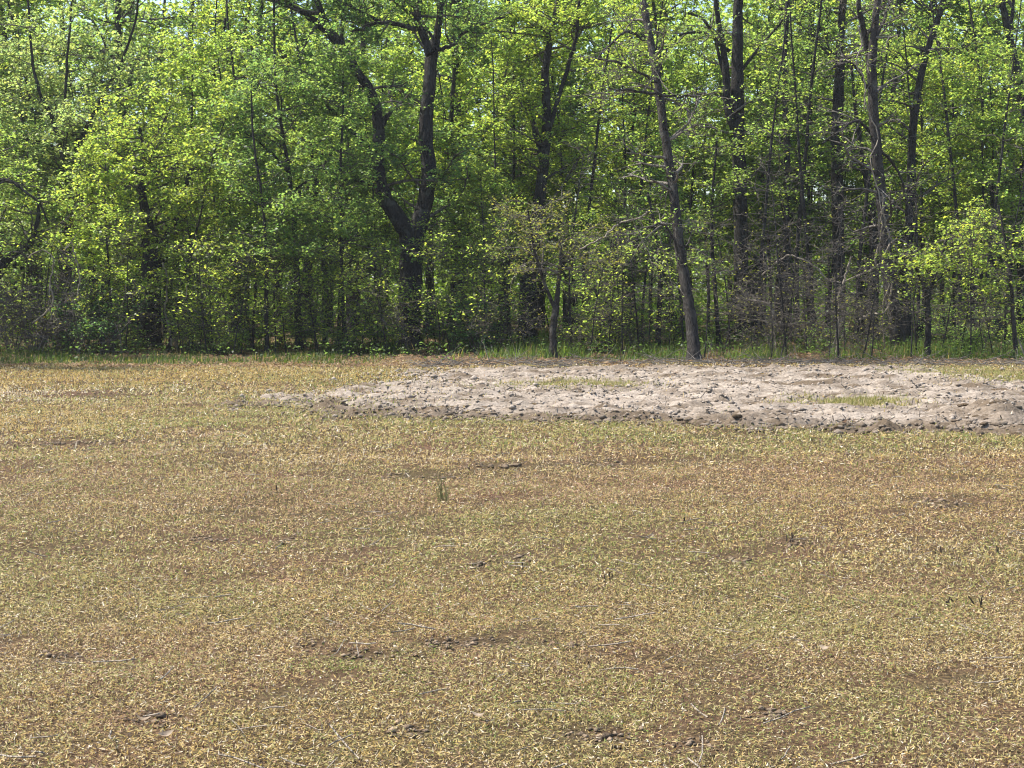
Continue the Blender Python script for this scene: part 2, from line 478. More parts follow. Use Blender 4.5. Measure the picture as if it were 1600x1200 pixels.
def lumps(n, cen, rad, r, flat=0.65, fine=True):
    """n irregular clods -> verts, tri faces (subdivided octahedron, 18 verts / 32 tris)"""
    o = np.array([[1, 0, 0], [-1, 0, 0], [0, 1, 0], [0, -1, 0], [0, 0, 1], [0, 0, -1]], float)
    tri = [(0, 2, 4), (2, 1, 4), (1, 3, 4), (3, 0, 4), (2, 0, 5), (1, 2, 5), (3, 1, 5), (0, 3, 5)]
    v = [tuple(a) for a in o]; f = []; mid = {}
    def md(a, b):
        k = (min(a, b), max(a, b))
        if k not in mid: mid[k] = len(v); v.append(tuple((np.array(v[a]) + np.array(v[b])) / 2 / np.linalg.norm((np.array(v[a]) + np.array(v[b])) / 2)))
        return mid[k]
    for a, b, c in tri:
        x, y, z = md(a, b), md(b, c), md(c, a)
        f += [(a, x, z), (x, b, y), (z, y, c), (x, y, z)]
    if not fine: v, f = v[:6], tri
    v = np.array(v); f = np.array(f)
    sc = rad[:, None, None] * r.uniform(0.6, 1.25, (n, 1, 3)) * np.array([1.2, 1.0, flat])
    V = v[None] * sc * r.uniform(0.7, 1.25, (n, len(v), 1))
    th = r.uniform(0, 6.28, n); c_, s_ = np.cos(th)[:, None], np.sin(th)[:, None]
    V = np.stack([V[..., 0] * c_ - V[..., 1] * s_, V[..., 0] * s_ + V[..., 1] * c_, V[..., 2]], -1) + cen[:, None, :]
    Fc = f[None] + (np.arange(n) * len(v))[:, None, None]
    return V.reshape(-1, 3), Fc.reshape(-1, 3), len(v)
# small clods: uncountable
k = 14000
cx = rng.uniform(SB[:, 0].min(), SB[:, 0].max(), k * 3); cy = rng.uniform(SB[:, 1].min() - .3, SB[:, 1].max(), k * 3)
keep = (soil_sd(cx, cy) > -0.7 * rng.random(k * 3) ** 2) & (rng.random(k * 3) < np.clip(0.4 + np.exp(-(front_dist(cx, cy) / 0.9) ** 2), 0, 1))
cx, cy = cx[keep][:k], cy[keep][:k]
cr = rng.gamma(2.0, 0.007, len(cx)) + 0.009
cen = np.stack([cx, cy, np.maximum(soil_h(cx, cy) + cr * 0.08, height(cx, cy) + cr * 0.4)], 1)
V, Fc, nv = lumps(len(cx), cen, cr, rng, 0.7, fine=False)
w = np.clip(np.exp(-(front_dist(cx, cy) / 0.8) ** 2) * 0.8 + rng.uniform(-0.3, 0.45, len(cx)), -0.2, 1)[:, None]
cc = np.repeat(pale * (1 - w) + brown * w, nv, 0)
o = mesh_obj('soil_crumbs', V, Fc, 3, M_SOIL, col=cc)
tag(o, 'small dry clods strewn over the tilled soil', 'clods', kind='stuff')
# the larger clods of the near edge: pieces of the plot
for i in range(290):
    px = rng.uniform(480, 1640) if i < 235 else rng.uniform(1490, 1640)
    base = np.interp(px, [480, 600, 800, 1000, 1100, 1250, 1400, 1600], [643, 650, 656, 662, 669, 675, 680, 687])
    py = base - (abs(rng.normal(0, 5)) if i < 235 else rng.uniform(0, 45)) + 1
    p = gnd(px, py); rr = rng.uniform(0.022, 0.052)
    p[2] = float(soil_h(p[0:1], p[1:2])[0]) + rr * 0.12
    p[2] = max(p[2], float(height(p[0:1], p[1:2])[0]) + rr * 0.2)
    V, Fc, nv = lumps(1, np.zeros((1, 3)), np.array([rr]), rng, 0.6)
    V[:, 0] *= 1.35
    w = rng.uniform(0.5, 1.15)
    o = mesh_obj('clod', V, Fc, 3, M_SOIL, col=np.repeat((pale * (1 - w) + brown * w)[None].clip(0.05, 1), nv, 0))
    o.location = p; o.parent = soil

# ------------------------------------------------------------------ field grass
GREEN = [  # (px, py, rx, ry, weight) greener areas
    (450, 640, 330, 35, 0.8), (1000, 685, 700, 22, 0.75), (900, 815, 230, 32, 0.75), (525, 1045, 45, 16, 3.2), (1150, 865, 260, 45, 0.5),
    (200, 730, 160, 25, 0.4), (60, 850, 120, 100, 0.35), (320, 905, 90, 30, 0.6), (900, 1130, 260, 60, 0.35), (1300, 990, 260, 40, 0.4), (620, 880, 200, 45, 0.45),
    (250, 1070, 150, 40, 0.4), (1330, 633, 90, 8, 1.5), (900, 603, 120, 7, 1.2), (1560, 588, 120, 14, 1.0), (1540, 700, 160, 12, 0.5), (1350, 1150, 200, 40, 0.35)]
BROWN = [(300, 590, 320, 12, -0.5), (900, 765, 500, 28, 0.9), (1350, 755, 350, 40, 0.9), (480, 780, 260, 35, 0.7), (250, 835, 250, 16, 0.5), (200, 705, 220, 10, 0.6),
         (150, 1000, 160, 40, 0.4), (1250, 920, 250, 30, 0.5), (700, 1010, 160, 22, 0.5), (220, 1140, 80, 24, 0.9), (1500, 830, 150, 40, 0.5), (1200, 1040, 250, 30, 0.4)]
OCHRE = [(120, 590, 260, 18, 1.2), (450, 585, 260, 10, 1.0), (80, 660, 160, 25, 0.5), (300, 1170, 400, 60, 0.3), (1400, 780, 260, 50, 0.4), (640, 950, 400, 60, 0.3)]
def zone(px, py, L):
    s = 0
    for cx, cy, rx, ry, w in L: s = s + w * np.exp(-(((px - cx) / rx) ** 2 + ((py - cy) / ry) ** 2))
    return s
SCARS = [(130, 694, 110, 4), (780, 728, 70, 4), (450, 840, 16, 4), (330, 841, 45, 4), (940, 724, 60, 3), (640, 742, 90, 3), (560, 1030, 55, 8), (700, 1012, 60, 7),
         (230, 1130, 50, 10), (810, 870, 28, 4), (745, 885, 20, 4), (1205, 1118, 40, 7), (1080, 1170, 40, 10), (1480, 790, 40, 3), (1440, 782, 35, 3), (930, 1160, 70, 9),
         (480, 1010, 40, 7), (1240, 850, 40, 5), (1150, 870, 35, 5), (100, 1030, 40, 6), (740, 1010, 70, 7), (640, 1150, 40, 7), (880, 1010, 40, 5), (150, 615, 90, 4), (520, 655, 100, 2.5)]
RUTS = [[(100, 1190), (400, 1100), (640, 1035), (840, 985)], [(0, 1010), (200, 960), (420, 890), (660, 850)], [(-40, 862), (250, 846), (460, 839), (660, 828)], [(380, 746), (640, 741), (800, 729), (1060, 720), (1300, 716)],
        [(20, 697), (120, 694), (215, 689), (300, 687)], [(900, 1180), (1200, 1117), (1520, 1050)], [(1380, 800), (1480, 785), (1620, 775)], [(1040, 890), (1160, 870), (1260, 848), (1400, 838)], [(480, 655), (640, 662), (800, 668)]]
def blades(n, ylo, yhi, hl, hw, up, r, margin=1.6, mode='field'):
    """n thin triangular blades: hl (min,max) length, hw (min,max) width, up: share of upright growth"""
    n = int(n * 1.25)
    y = np.sqrt(r.uniform((ylo * 0.82) ** 2, (yhi * 1.18) ** 2, n))                  # neighbouring bands fade into one another
    fade = (sstep(ylo * 0.82, ylo * 1.18, y) if ylo > 5 else 1.0) * ((1 - sstep(yhi * 0.82, yhi * 1.18, y)) if yhi < 30 else (y < yhi))
    y = y[r.random(n) < fade]; n = len(y)
    x = r.uniform(-1, 1, n) * (y * 800 / F + margin)
    px, py = topix(x, y)
    ss = soil_sd(x, y)
    isl = zone(px, py, [(1330, 633, 85, 7, 1.1), (900, 603, 110, 6, 0.9), (1560, 588, 110, 12, 1.0)])
    leftp = sstep(800, 420, px) * 0.6
    bare = sstep(-0.25, 0.35, ss) * np.clip(0.985 - isl - leftp, 0, 1)
    scar = np.clip(zone(px, py, [(a, b, c * 1.1, d * 1.6, 1.2) for a, b, c, d in SCARS]), 0, 0.96)
    scar = scar * sstep(0.2, 0.45, fbm(x * 4, y * 4, 3))
    rut = 0
    for ln in RUTS:
        L_ = np.array([gnd(*q)[:2] for q in ln]); d_ = np.full(n, 9.0)
        for a_, b_ in zip(L_[:-1], L_[1:]):
            e_ = b_ - a_; t_ = np.clip(((x - a_[0]) * e_[0] + (y - a_[1]) * e_[1]) / (e_ @ e_), 0, 1)
            d_ = np.minimum(d_, np.hypot(x - a_[0] - t_ * e_[0], y - a_[1] - t_ * e_[1]))
        rut = np.maximum(rut, np.exp(-(d_ / (0.05 + 0.012 * y)) ** 2))
    rut = rut * sstep(0.35, 0.62, fbm(x * 2.2 + 60, y * 2.2, 4)) * 0.85
    thin = np.maximum(rut, sstep(0.60, 0.74, fbm(x * 1.1 + 40, y * 1.1, 4)) * 0.55)
    keep = r.random(n) > np.maximum(np.maximum(bare, scar), thin)
    x, y, px, py = x[keep], y[keep], px[keep], py[keep]; n = len(x)
    g = 1.35 * zone(px, py, GREEN) + (fbm(x * 0.9, y * 0.9 + 7, 4) - 0.52) * 2.6 + (fbm(x * 5, y * 5, 2) - 0.5) * 0.9
    b = 1.3 * zone(px, py, BROWN) + (fbm(x * 0.8 + 20, y * 0.8, 4) - 0.55) * 2.0 + (fbm(x * 6 + 9, y * 6, 2) - 0.5) * 0.7
    oc = 1.5 * zone(px, py, OCHRE)
    kinds = np.array([[0.54, 0.42, 0.205],     # straw
                      [0.46, 0.32, 0.105],     # ochre
                      [0.32, 0.30, 0.105],     # olive
                      [0.165, 0.235, 0.045],   # green
                      [0.36, 0.225, 0.135],    # red brown
                      [0.72, 0.63, 0.47],      # bleached
                      [0.095, 0.065, 0.042]])  # dark dead
    wts = np.stack([np.full(n, 1.15), 0.7 + 2.0 * np.clip(oc, 0, 2) + 0 * g, np.clip(1.05 + 1.8 * g, 0.1, 5), np.clip(0.02 + 0.6 * g, 0.0, 3),
                    np.clip(0.75 + 1.8 * b, 0.1, 4), 0.32 + 2.5 * zone(px, py, [(110, 612, 130, 6, 1.0), (60, 622, 70, 4, 1.0)]), np.full(n, 0.8)], 1)
    wts /= wts.sum(1, keepdims=True)
    pick = (r.random((n, 1)) > np.cumsum(wts, 1)).sum(1).clip(0, 6)
    col = kinds[pick] * r.uniform(0.75, 1.25, (n, 1))
    L = r.uniform(*hl, n); Wd = r.uniform(*hw, n)
    upright = r.random(n) < up
    el = np.where(upright, r.uniform(0.6, 1.45, n), r.normal(0.12, 0.30, n))
    az = r.uniform(0, 2 * math.pi, n)
    d = np.stack([np.cos(el) * np.cos(az), np.cos(el) * np.sin(az), np.sin(el)], 1)
    s = np.stack([-np.sin(az), np.cos(az), r.normal(0, 0.5, n)], 1); s /= np.linalg.norm(s, axis=1, keepdims=True)
    z = height(x, y) + np.where(upright, -0.003, r.uniform(0.001, 0.028, n))
    bare_now = soil_sd(x, y) > 0.05
    z = np.where(bare_now, np.maximum(z, soil_h(x, y)), z)
    c = np.stack([x, y, z], 1)
    V = np.empty((n, 3, 3))
    V[:, 0] = c - s * Wd[:, None] * 0.5; V[:, 1] = c + s * Wd[:, None] * 0.5; V[:, 2] = c + d * L[:, None]
    return V.reshape(-1, 3), np.repeat(col, 3, 0)
rg = np.random.default_rng(11)
bv, bc = [], []
for n, a, b, hl, hw, up in [(520000, 4.3, 8, (0.009, 0.026), (0.003, 0.0065), 0.32), (330000, 8, 14, (0.014, 0.038), (0.005, 0.010), 0.34),
                            (210000, 14, 22, (0.025, 0.06), (0.009, 0.019), 0.36), (160000, 22, 33.5, (0.035, 0.08), (0.013, 0.028), 0.42)]:
    V, c = blades(n, a, b, hl, hw, up, rg); bv.append(V); bc.append(c)
nI = 26000
rI = np.random.default_rng(12)
cp = [(1330, 633, 60, 4.5), (1330, 633, 60, 4.5), (900, 603, 75, 3.5), (1560, 589, 80, 8), (1480, 584, 70, 4)]
qi = rI.integers(0, len(cp) + 3, nI); qx = rI.normal(0, 0.7, nI); qy = rI.normal(0, 0.7, nI)
ipx = np.where(qi < len(cp), np.array([c_[0] for c_ in cp])[np.minimum(qi, 4)] + qx * np.array([c_[2] for c_ in cp])[np.minimum(qi, 4)], rI.uniform(330, 1680, nI))
edge_r = np.interp(ipx, [330, 480, 600, 800, 1000, 1100, 1250, 1400, 1680], [631, 643, 650, 656, 662, 669, 675, 680, 690])
ipy = np.where(qi < len(cp), np.array([c_[1] for c_ in cp])[np.minimum(qi, 4)] + qy * np.array([c_[3] for c_ in cp])[np.minimum(qi, 4)], edge_r + 3 + rI.normal(0, 4, nI))
G_ = np.array([gnd(a_, b_) for a_, b_ in zip(ipx, ipy)]); ix, iy = G_[:, 0], G_[:, 1]
kp = rI.random(nI) < sstep(0.35, 0.6, fbm(ix * 2.5, iy * 2.5, 3)); ix, iy = ix[kp], iy[kp]; nI = len(ix)
iz = np.maximum(height(ix, iy), soil_h(ix, iy)) - 0.01
ia = rI.uniform(0, 6.28, nI); ie = rI.uniform(0.5, 1.5, nI); iL = (rI.uniform(0.04, 0.11, nI) * np.where(qi[kp] < len(cp), 1, 0.55))[:, None]; iw = rI.uniform(0.010, 0.02, nI)[:, None]
ic = np.stack([ix, iy, iz], 1); isd = np.stack([-np.sin(ia), np.cos(ia), 0 * ia], 1)
iv = np.empty((nI, 3, 3)); iv[:, 0] = ic - isd * iw / 2; iv[:, 1] = ic + isd * iw / 2
iv[:, 2] = ic + iL * np.stack([np.cos(ie) * np.cos(ia), np.cos(ie) * np.sin(ia), np.sin(ie)], 1)
icol = np.where(rI.random((nI, 1)) < 0.7, np.array([[0.29, 0.28, 0.085]]), np.array([[0.50, 0.40, 0.22]])) * rI.uniform(0.7, 1.2, (nI, 1))
bv.append(iv.reshape(-1, 3)); bc.append(np.repeat(icol, 3, 0))
bv = np.concatenate(bv); bc = np.concatenate(bc)
o = mesh_obj('field_grass', bv, np.arange(len(bv)).reshape(-1, 3), 3, M_GRASS, col=bc)
tag(o, 'short dry mown grass and dead straw covering the field', 'grass', kind='stuff')

# ------------------------------------------------------------------ trees with their own shape
LAND = []                                          # landmark trunks for the report of positions
def hero(name, label, Y, stems, H, seed, tint='mid', bark=M_BARK, nb=16, zb=2.2, bl=(1.0, 2.2), lpt=6, size=0.10, cat='tree', group=None,
         limbs=(), top=True, top_leaves=700, sides=9, lean_to=None, side_bias=0.0, twig_mat=M_TWIG, dens=1.0):
    """stems: list of (depth offset, [(px, py, width px)...]); the first starts on the ground. limbs: finer branches given the same way."""
    lpt = lpt * 1.6 if lpt > 3 else lpt * 1.5
    cr = Crown(seed); r = cr.r
    b0 = stems[0][1][0]
    base = at(b0[0], b0[1], Y); base[2] = 0.0
    root = empty(name, tuple(base)); tag(root, label, cat, group)
    m = mpp(Y)
    tips = []; allP = []
    for si, (dy, pts) in enumerate(stems):
        P = [at(px, py, Y + dy * (i / max(1, len(pts) - 1))) for i, (px, py, w) in enumerate(pts)]
        rad = [w * 0.43 * m for _, _, w in pts]
        if si == 0:
            P[0][2] = -0.12
        open_top = pts[-1][1] <= 5
        if open_top and top:                        # carry the stem on above the picture
            d = unit(P[-1] - P[-2]); z = P[-1][2]
            q = P[-1]
            hh = max(H, z + 1.5)
            nn = 4
            for j in range(1, nn + 1):
                d = unit(d * np.array([0.8, 0.8, 1]) + np.array([r.normal(0, .12), r.normal(0, .12), 0.25]))
                q = q + d * (hh - z) / nn; P.append(q); rad.append(rad[-1] * 0.68)
        n = 6 * (len(P) - 1) + 1
        S_ = smooth(P, n)
        S_[1:] += r.normal(0, 0.007, (n - 1, 3)) * np.array([1, 1, 0.3])
        rr = np.interp(np.linspace(0, len(P) - 1, n), np.arange(len(P)), rad)
        if si == 0:
            fl = np.clip(1 - (S_[:, 2] + 0.12) / 0.5, 0, 1); rr = rr * (1 + 0.5 * fl ** 1.6)
        tb = Tubes(); tb.add(S_, rr, sides)
        tb.build('trunk' if si == 0 else 'limb', bark, root, base)
        allP.append((S_, rr))
        if open_top or not top: tips.append((S_, rr))
    for dy, pts in limbs:
        P = [at(px, py, Y + dy * (i / max(1, len(pts) - 1))) for i, (px, py, w) in enumerate(pts)]
        rad = [w * 0.5 * m for _, _, w in pts]
        n = 5 * (len(P) - 1) + 1
        S_ = smooth(P, n); S_[1:] += r.normal(0, 0.015, (n - 1, 3))
        rr = np.interp(np.linspace(0, len(P) - 1, n), np.arange(len(P)), rad)
        tb = Tubes(); tb.add(S_, rr, 6); tb.build('limb', bark, root, base)
        for t in r.uniform(0.35, 1, max(2, int(len(pts) * 2.0))):
            i = int(t * (n - 1)); i = min(i, n - 2)
            v = unit(S_[i + 1] - S_[i]) * 0.6 + r.normal(0, 0.6, 3) * np.array([1, 1, .6])
            cr.branch(S_[i], v, r.uniform(0.5, 1.2), max(rr[i] * 0.6, 0.008), tint, lpt, size, dens)
    zf = CAMH + (HOR + 60) / F * Y                  # just above the top of the picture here
    for S_, rr in allP:
        lo = np.where((S_[:, 2] > zb))[0]
        if len(lo) < 3: continue
        share = nb if (S_ is allP[0][0] and len(allP) == 1) else max(3, nb // len(allP))
        for _ in range(share):
            i = int(r.choice(lo[:-1]))
            if S_[i, 2] > zf: i = int(r.choice(lo[:-1]))
            az = r.uniform(0, 2 * math.pi)
            v = np.array([math.cos(az) + side_bias, math.sin(az) * 0.9, r.uniform(-0.05, 0.7)])
            L = r.uniform(*bl)
            if S_[i, 2] > zf:
                cr.tw.add(path(r, S_[i], v, L * 1.3, 4, 0.15, 0.1), np.linspace(rr[i] * 0.45, 0.01, 5), 4)
            else:
                cr.branch(S_[i], v, L, min(max(rr[i] * 0.4, 0.01), 0.045), tint, lpt, size, dens)
    if top and top_leaves:
        for S_, rr in tips:
            e = S_[-1]
            per = max(1, top_leaves // len(tips) // 5)
            for j in range(5):
                c = e + np.array([r.normal(0, 1.4), r.normal(0, 1.4), r.uniform(-3.5, 1.0)])
                if c[2] - 1.0 < zf: c[2] = zf + 1.0
                cr.blob(c, (1.5, 1.5, 0.8), per // 2, tint, 0.22)
    cr.build(root, base, twig_mat)
    LAND.append((name, b0[0], Y, cr.lc))
    return root

# the forked tree
hero('tree', 'massive dark tree forking low into two thick upright stems', 40.4,
     [(0, [(640, 545, 50), (638, 500, 45), (641, 450, 42), (642, 400, 42), (644, 356, 46)]),
      (-0.8, [(640, 368, 34), (618, 335, 30), (600, 307, 27), (590, 262, 24), (592, 200, 21), (582, 150, 18), (556, 110, 17), (536, 75, 16), (512, 40, 12), (494, 0, 11)]),
      (1.0, [(650, 365, 34), (664, 315, 29), (670, 270, 28), (665, 210, 26), (670, 140, 24), (676, 78, 23), (684, 50, 14), (691, 0, 12)]),
      (0.5, [(672, 85, 16), (660, 50, 15), (652, 25, 14), (655, 0, 13)])],
     17, 101, 'deep', M_BARK, nb=42, zb=3.0, bl=(1.0, 2.4), lpt=6, size=0.10, top_leaves=900,
     limbs=[(-0.6, [(538, 78, 13), (505, 45, 11), (470, 18, 9), (432, -4, 8)]), (0.2, [(536, 72, 7), (534, 35, 6), (540, -5, 5)]),
            (-0.7, [(650, 45, 9), (615, 36, 7), (585, 38, 5), (550, 50, 4)]), (-0.9, [(600, 36, 6), (565, 20, 5), (540, 5, 4)]),
            (0.6, [(680, 78, 8), (706, 70, 6), (725, 52, 5), (790, 24, 3)]), (0.5, [(592, 200, 8), (610, 175, 6), (630, 158, 4)]),
            (-1.2, [(585, 240, 9), (560, 215, 6), (520, 175, 5), (498, 145, 3)]), (-1.4, [(590, 290, 8), (540, 275, 6), (500, 262, 4)])])
# the leaning trunk at the wood edge
hero('tree', 'slim grey trunk leaning left at the wood edge, rooted on the tilled soil', 33.6,
     [(1.4, [(1087, 566, 25), (1080, 500, 22), (1070, 440, 20), (1060, 370, 19), (1052, 300, 18), (1040, 220, 17), (1026, 120, 15), (1014, 50, 14), (1004, 0, 13)])],
     13, 102, 'bright', M_BARK_GREY, nb=15, zb=3.4, bl=(0.6, 1.5), lpt=2, size=0.08, top_leaves=250, twig_mat=M_DEAD,
     limbs=[(-0.7, [(1033, 148, 5), (995, 142, 4), (950, 138, 3)]), (-0.6, [(1028, 130, 5), (1008, 118, 4), (970, 100, 4), (935, 92, 3)]),
            (0.5, [(1030, 150, 4), (1070, 150, 4), (1120, 143, 2)]), (-0.5, [(1005, 62, 5), (975, 50, 4), (935, 88, 3)]), (0.4, [(1062, 385, 3), (1085, 386, 2)]),
            (-0.3, [(1060, 395, 5), (1040, 352, 4), (1015, 355, 3), (995, 370, 2)])])
# tall straight trunk right of it
hero('tree', 'tall straight dark trunk with a short second stem on its left', 45.0,
     [(0, [(1162, 535, 33), (1160, 480, 28), (1158, 400, 27), (1157, 320, 26), (1154, 230, 24), (1152, 150, 26), (1153, 70, 20), (1154, 0, 18)]),
      (-0.6, [(1154, 225, 14), (1138, 170, 15), (1134, 110, 13), (1128, 60, 10), (1118, 0, 8)])],
     19, 103, 'mid', M_BARK, nb=18, zb=3.6, bl=(0.9, 2.0), lpt=3, size=0.09, top_leaves=500, twig_mat=M_DEAD,
     limbs=[(-1, [(1138, 150, 6), (1110, 45, 5), (1075, 20, 3)]), (-0.8, [(1140, 80, 6), (1100, 52, 5), (1060, 55, 3)]), (0.8, [(1158, 110, 6), (1190, 70, 4), (1225, 30, 3)])])
hero('tree', 'dark ivy-clad trunk seen between the two tallest grey trunks on the right', 45.5,
     [(0, [(1312, 522, 24), (1311, 430, 22), (1309, 300, 22), (1308, 200, 22), (1312, 120, 18), (1314, 50, 15), (1318, 0, 13)])],
     20, 104, 'mid', M_BARK, nb=22, zb=2.6, bl=(0.9, 2.2), lpt=3, size=0.10, top_leaves=500)
hero('tree', 'grey trunk with flared base that forks near the top of the picture', 39.0,
     [(-0.4, [(1407, 548, 34), (1400, 505, 27), (1391, 450, 24), (1384, 390, 22), (1379, 330, 20), (1370, 240, 19), (1364, 160, 18), (1362, 100, 18), (1366, 50, 14), (1371, 0, 12)]),
      (-0.5, [(1362, 110, 12), (1352, 60, 11), (1346, 30, 10), (1342, 0, 8)])],
     15, 105, 'bright', M_BARK_GREY, nb=22, zb=2.6, bl=(0.8, 1.9), lpt=1, size=0.08, top_leaves=300, twig_mat=M_DEAD,
     limbs=[(-0.6, [(1363, 150, 5), (1330, 98, 4), (1300, 108, 3)]), (0.7, [(1375, 235, 5), (1400, 262, 4), (1415, 300, 3)]), (0.5, [(1370, 60, 6), (1385, 20, 5), (1392, 0, 4)]),
            (-0.8, [(1366, 210, 5), (1335, 190, 4), (1285, 225, 3)])])
hero('tree', 'slender dark trunk bending right towards its top beside the flared grey trunk', 43.0,
     [(0, [(1417, 532, 17), (1418, 450, 15), (1421, 350, 15), (1424, 250, 15), (1430, 170, 14), (1446, 90, 12), (1462, 40, 11), (1474, 0, 10)])],
     16, 106, 'bright', M_BARK, nb=18, zb=3.2, bl=(0.8, 1.8), lpt=4, size=0.10, top_leaves=400)
hero('tree', 'thick dark stub-like trunk close behind the left side of the flared grey trunk', 46.0,
     [(0, [(1364, 532, 24), (1364, 470, 20), (1366, 400, 19), (1362, 330, 14), (1350, 260, 10), (1338, 180, 7), (1330, 100, 5)])],
     8, 107, 'mid', M_BARK, nb=14, zb=2.0, bl=(0.7, 1.5), lpt=3, size=0.09, top=False)
hero('tree', 'small tree with straight dark trunk and low twiggy crown at the soil edge', 35.6,
     [(0.3, [(1449, 558, 13), (1450, 510, 11), (1449, 465, 11), (1456, 440, 9), (1470, 405, 6), (1480, 370, 4)]),
      (-0.3, [(1449, 462, 7), (1440, 440, 5), (1428, 415, 4)])],
     4, 108, 'yellow', M_BARK, nb=22, zb=1.7, bl=(0.5, 1.1), lpt=4, size=0.09, top=False, sides=7,
     limbs=[(0, [(1458, 440, 5), (1480, 425, 4), (1498, 410, 3)])])
hero('tree', 'dark trunk cut by the right edge of the picture', 47.0,
     [(0, [(1598, 535, 30), (1598, 480, 24), (1600, 400, 22), (1602, 300, 20), (1600, 200, 17), (1590, 120, 15), (1578, 60, 13), (1566, 0, 12)])],
     16, 109, 'bright', M_BARK, nb=24, zb=2.8, bl=(0.9, 2.0), lpt=5, size=0.10, top_leaves=500, limbs=[(0.3, [(1578, 50, 7), (1582, 20, 6), (1584, 0, 5)])])
hero('tree', 'thin pale stem rising from the field edge by the right margin', 35.2,
     [(0, [(1590, 560, 9), (1584, 510, 8), (1580, 450, 7), (1572, 390, 5), (1560, 320, 4)])],
     5, 110, 'yellow', M_BARK_GREY, nb=14, zb=1.6, bl=(0.5, 1.2), lpt=5, size=0.09, top=False, sides=6)
hero('tree', 'broad dark trunk hidden low among bare twigs right of the forked tree', 43.0,
     [(0, [(826, 540, 38), (824, 490, 33), (826, 430, 30), (838, 350, 22), (848, 270, 20), (854, 190, 18), (852, 110, 14), (862, 50, 11), (872, 0, 10)])],
     16, 111, 'yellow', M_BARK, nb=40, zb=3.0, bl=(1.0, 2.1), lpt=7, size=0.10, top_leaves=700,
     limbs=[(-0.5, [(850, 230, 9), (885, 110, 7), (900, 60, 6), (905, 0, 5)]), (0.4, [(846, 250, 9), (830, 180, 7), (815, 120, 5)])])
hero('tree', 'small grey-stemmed tree with fuzzy bare tan crown at the soil edge', 35.0,
     [(0, [(865, 561, 15), (864, 520, 13), (868, 485, 13), (872, 450, 8), (876, 400, 6), (872, 340, 4)]),
      (-0.4, [(867, 482, 8), (850, 440, 6), (835, 390, 5), (825, 330, 3)])],
     5, 112, 'olive', M_BARK_GREY, nb=34, zb=1.9, bl=(0.6, 1.4), lpt=4, size=0.065, top=False, sides=7, twig_mat=M_DEAD)
hero('tree', 'thick dark trunk wrapped in leaves behind the green bush on the left', 40.2,
     [(0, [(230, 547, 56), (232, 500, 44), (234, 450, 40), (236, 400, 34), (230, 350, 22), (222, 300, 13), (226, 250, 8), (218, 200, 5)])],
     13, 113, 'yellow', M_BARK, top=False, nb=44, zb=2.6, bl=(1.1, 2.4), lpt=5, size=0.10, top_leaves=700,
     limbs=[(-0.5, [(236, 410, 16), (255, 380, 12), (280, 330, 8), (300, 260, 6)]), (0.5, [(236, 460, 9), (216, 458, 8), (190, 465, 6)]), (0.2, [(250, 400, 14), (262, 440, 14), (268, 490, 12)])])
hero('tree', 'spreading tree at far left with branches rising in a wide V', 42.0,
     [(0, [(104, 545, 26), (102, 480, 22), (104, 400, 20), (106, 320, 18), (106, 262, 16)]),
      (0.4, [(106, 270, 11), (92, 225, 9), (80, 180, 8), (64, 150, 6), (50, 90, 5), (44, 0, 4)]),
      (-0.4, [(108, 265, 11), (124, 225, 9), (148, 175, 7), (172, 130, 6), (190, 95, 5), (210, 40, 4), (216, 0, 4)]),
      (0.1, [(106, 260, 8), (103, 200, 6), (102, 140, 5), (108, 60, 4), (112, 0, 4)])],
     13, 114, 'pale', M_BARK, nb=60, zb=3.6, bl=(0.9, 2.0), lpt=6, size=0.10, top_leaves=300,
     limbs=[(0.3, [(100, 240, 5), (70, 222, 4), (30, 216, 3)])])
hero('tree', 'crooked dark tree at the left margin with arching limb over the bramble', 38.5,
     [(0, [(-14, 552, 26), (-10, 490, 22), (-4, 430, 20), (12, 405, 16), (44, 384, 11), (58, 350, 8), (62, 300, 5)]),
      (-0.3, [(-6, 450, 18), (-14, 360, 13), (-10, 290, 9), (14, 282, 5), (40, 300, 5), (62, 318, 4), (76, 350, 3)]),
      (0.5, [(-14, 360, 14), (-24, 250, 12), (-30, 120, 10), (-26, 0, 8)])],
     13, 115, 'bright', M_BARK, nb=22, zb=2.6, bl=(0.9, 1.9), lpt=5, size=0.10, top_leaves=200)
hero('tree', 'slender straight dark trunk standing left of the forked tree', 39.5,
     [(0.2, [(468, 552, 15), (466, 500, 13), (464, 430, 12), (460, 350, 10), (452, 270, 8), (440, 200, 6), (430, 120, 5), (428, 0, 4)])],
     11, 116, 'deep', M_BARK, nb=44, zb=2.0, bl=(0.9, 2.0), lpt=7, size=0.095, top_leaves=350, sides=7,
     limbs=[(-0.4, [(452, 270, 5), (425, 240, 4), (395, 215, 3), (370, 200, 2)]), (0.4, [(456, 300, 5), (500, 265, 4), (520, 232, 3)])])
hero('tree', 'thin dark pole-like tree with leaf tufts, left of the slender straight trunk', 37.6,
     [(0, [(417, 554, 9), (416, 480, 8), (417, 420, 8), (414, 360, 6), (408, 300, 5), (396, 220, 4), (392, 140, 3)])],
     8, 117, 'mid', M_BARK, nb=30, zb=1.8, bl=(0.7, 1.6), lpt=7, size=0.095, top=False, sides=6)
hero('tree', 'distant dark trunk with leafy crown between the slender trunk and the forked tree', 48.0,
     [(0, [(553, 528, 28), (551, 460, 26), (549, 400, 26), (548, 350, 22), (556, 260, 18), (560, 160, 14), (568, 60, 11), (570, 0, 10)])],
     17, 118, 'bright', M_BARK, nb=40, zb=3.4, bl=(1.0, 2.2), lpt=6, size=0.11, top_leaves=500)
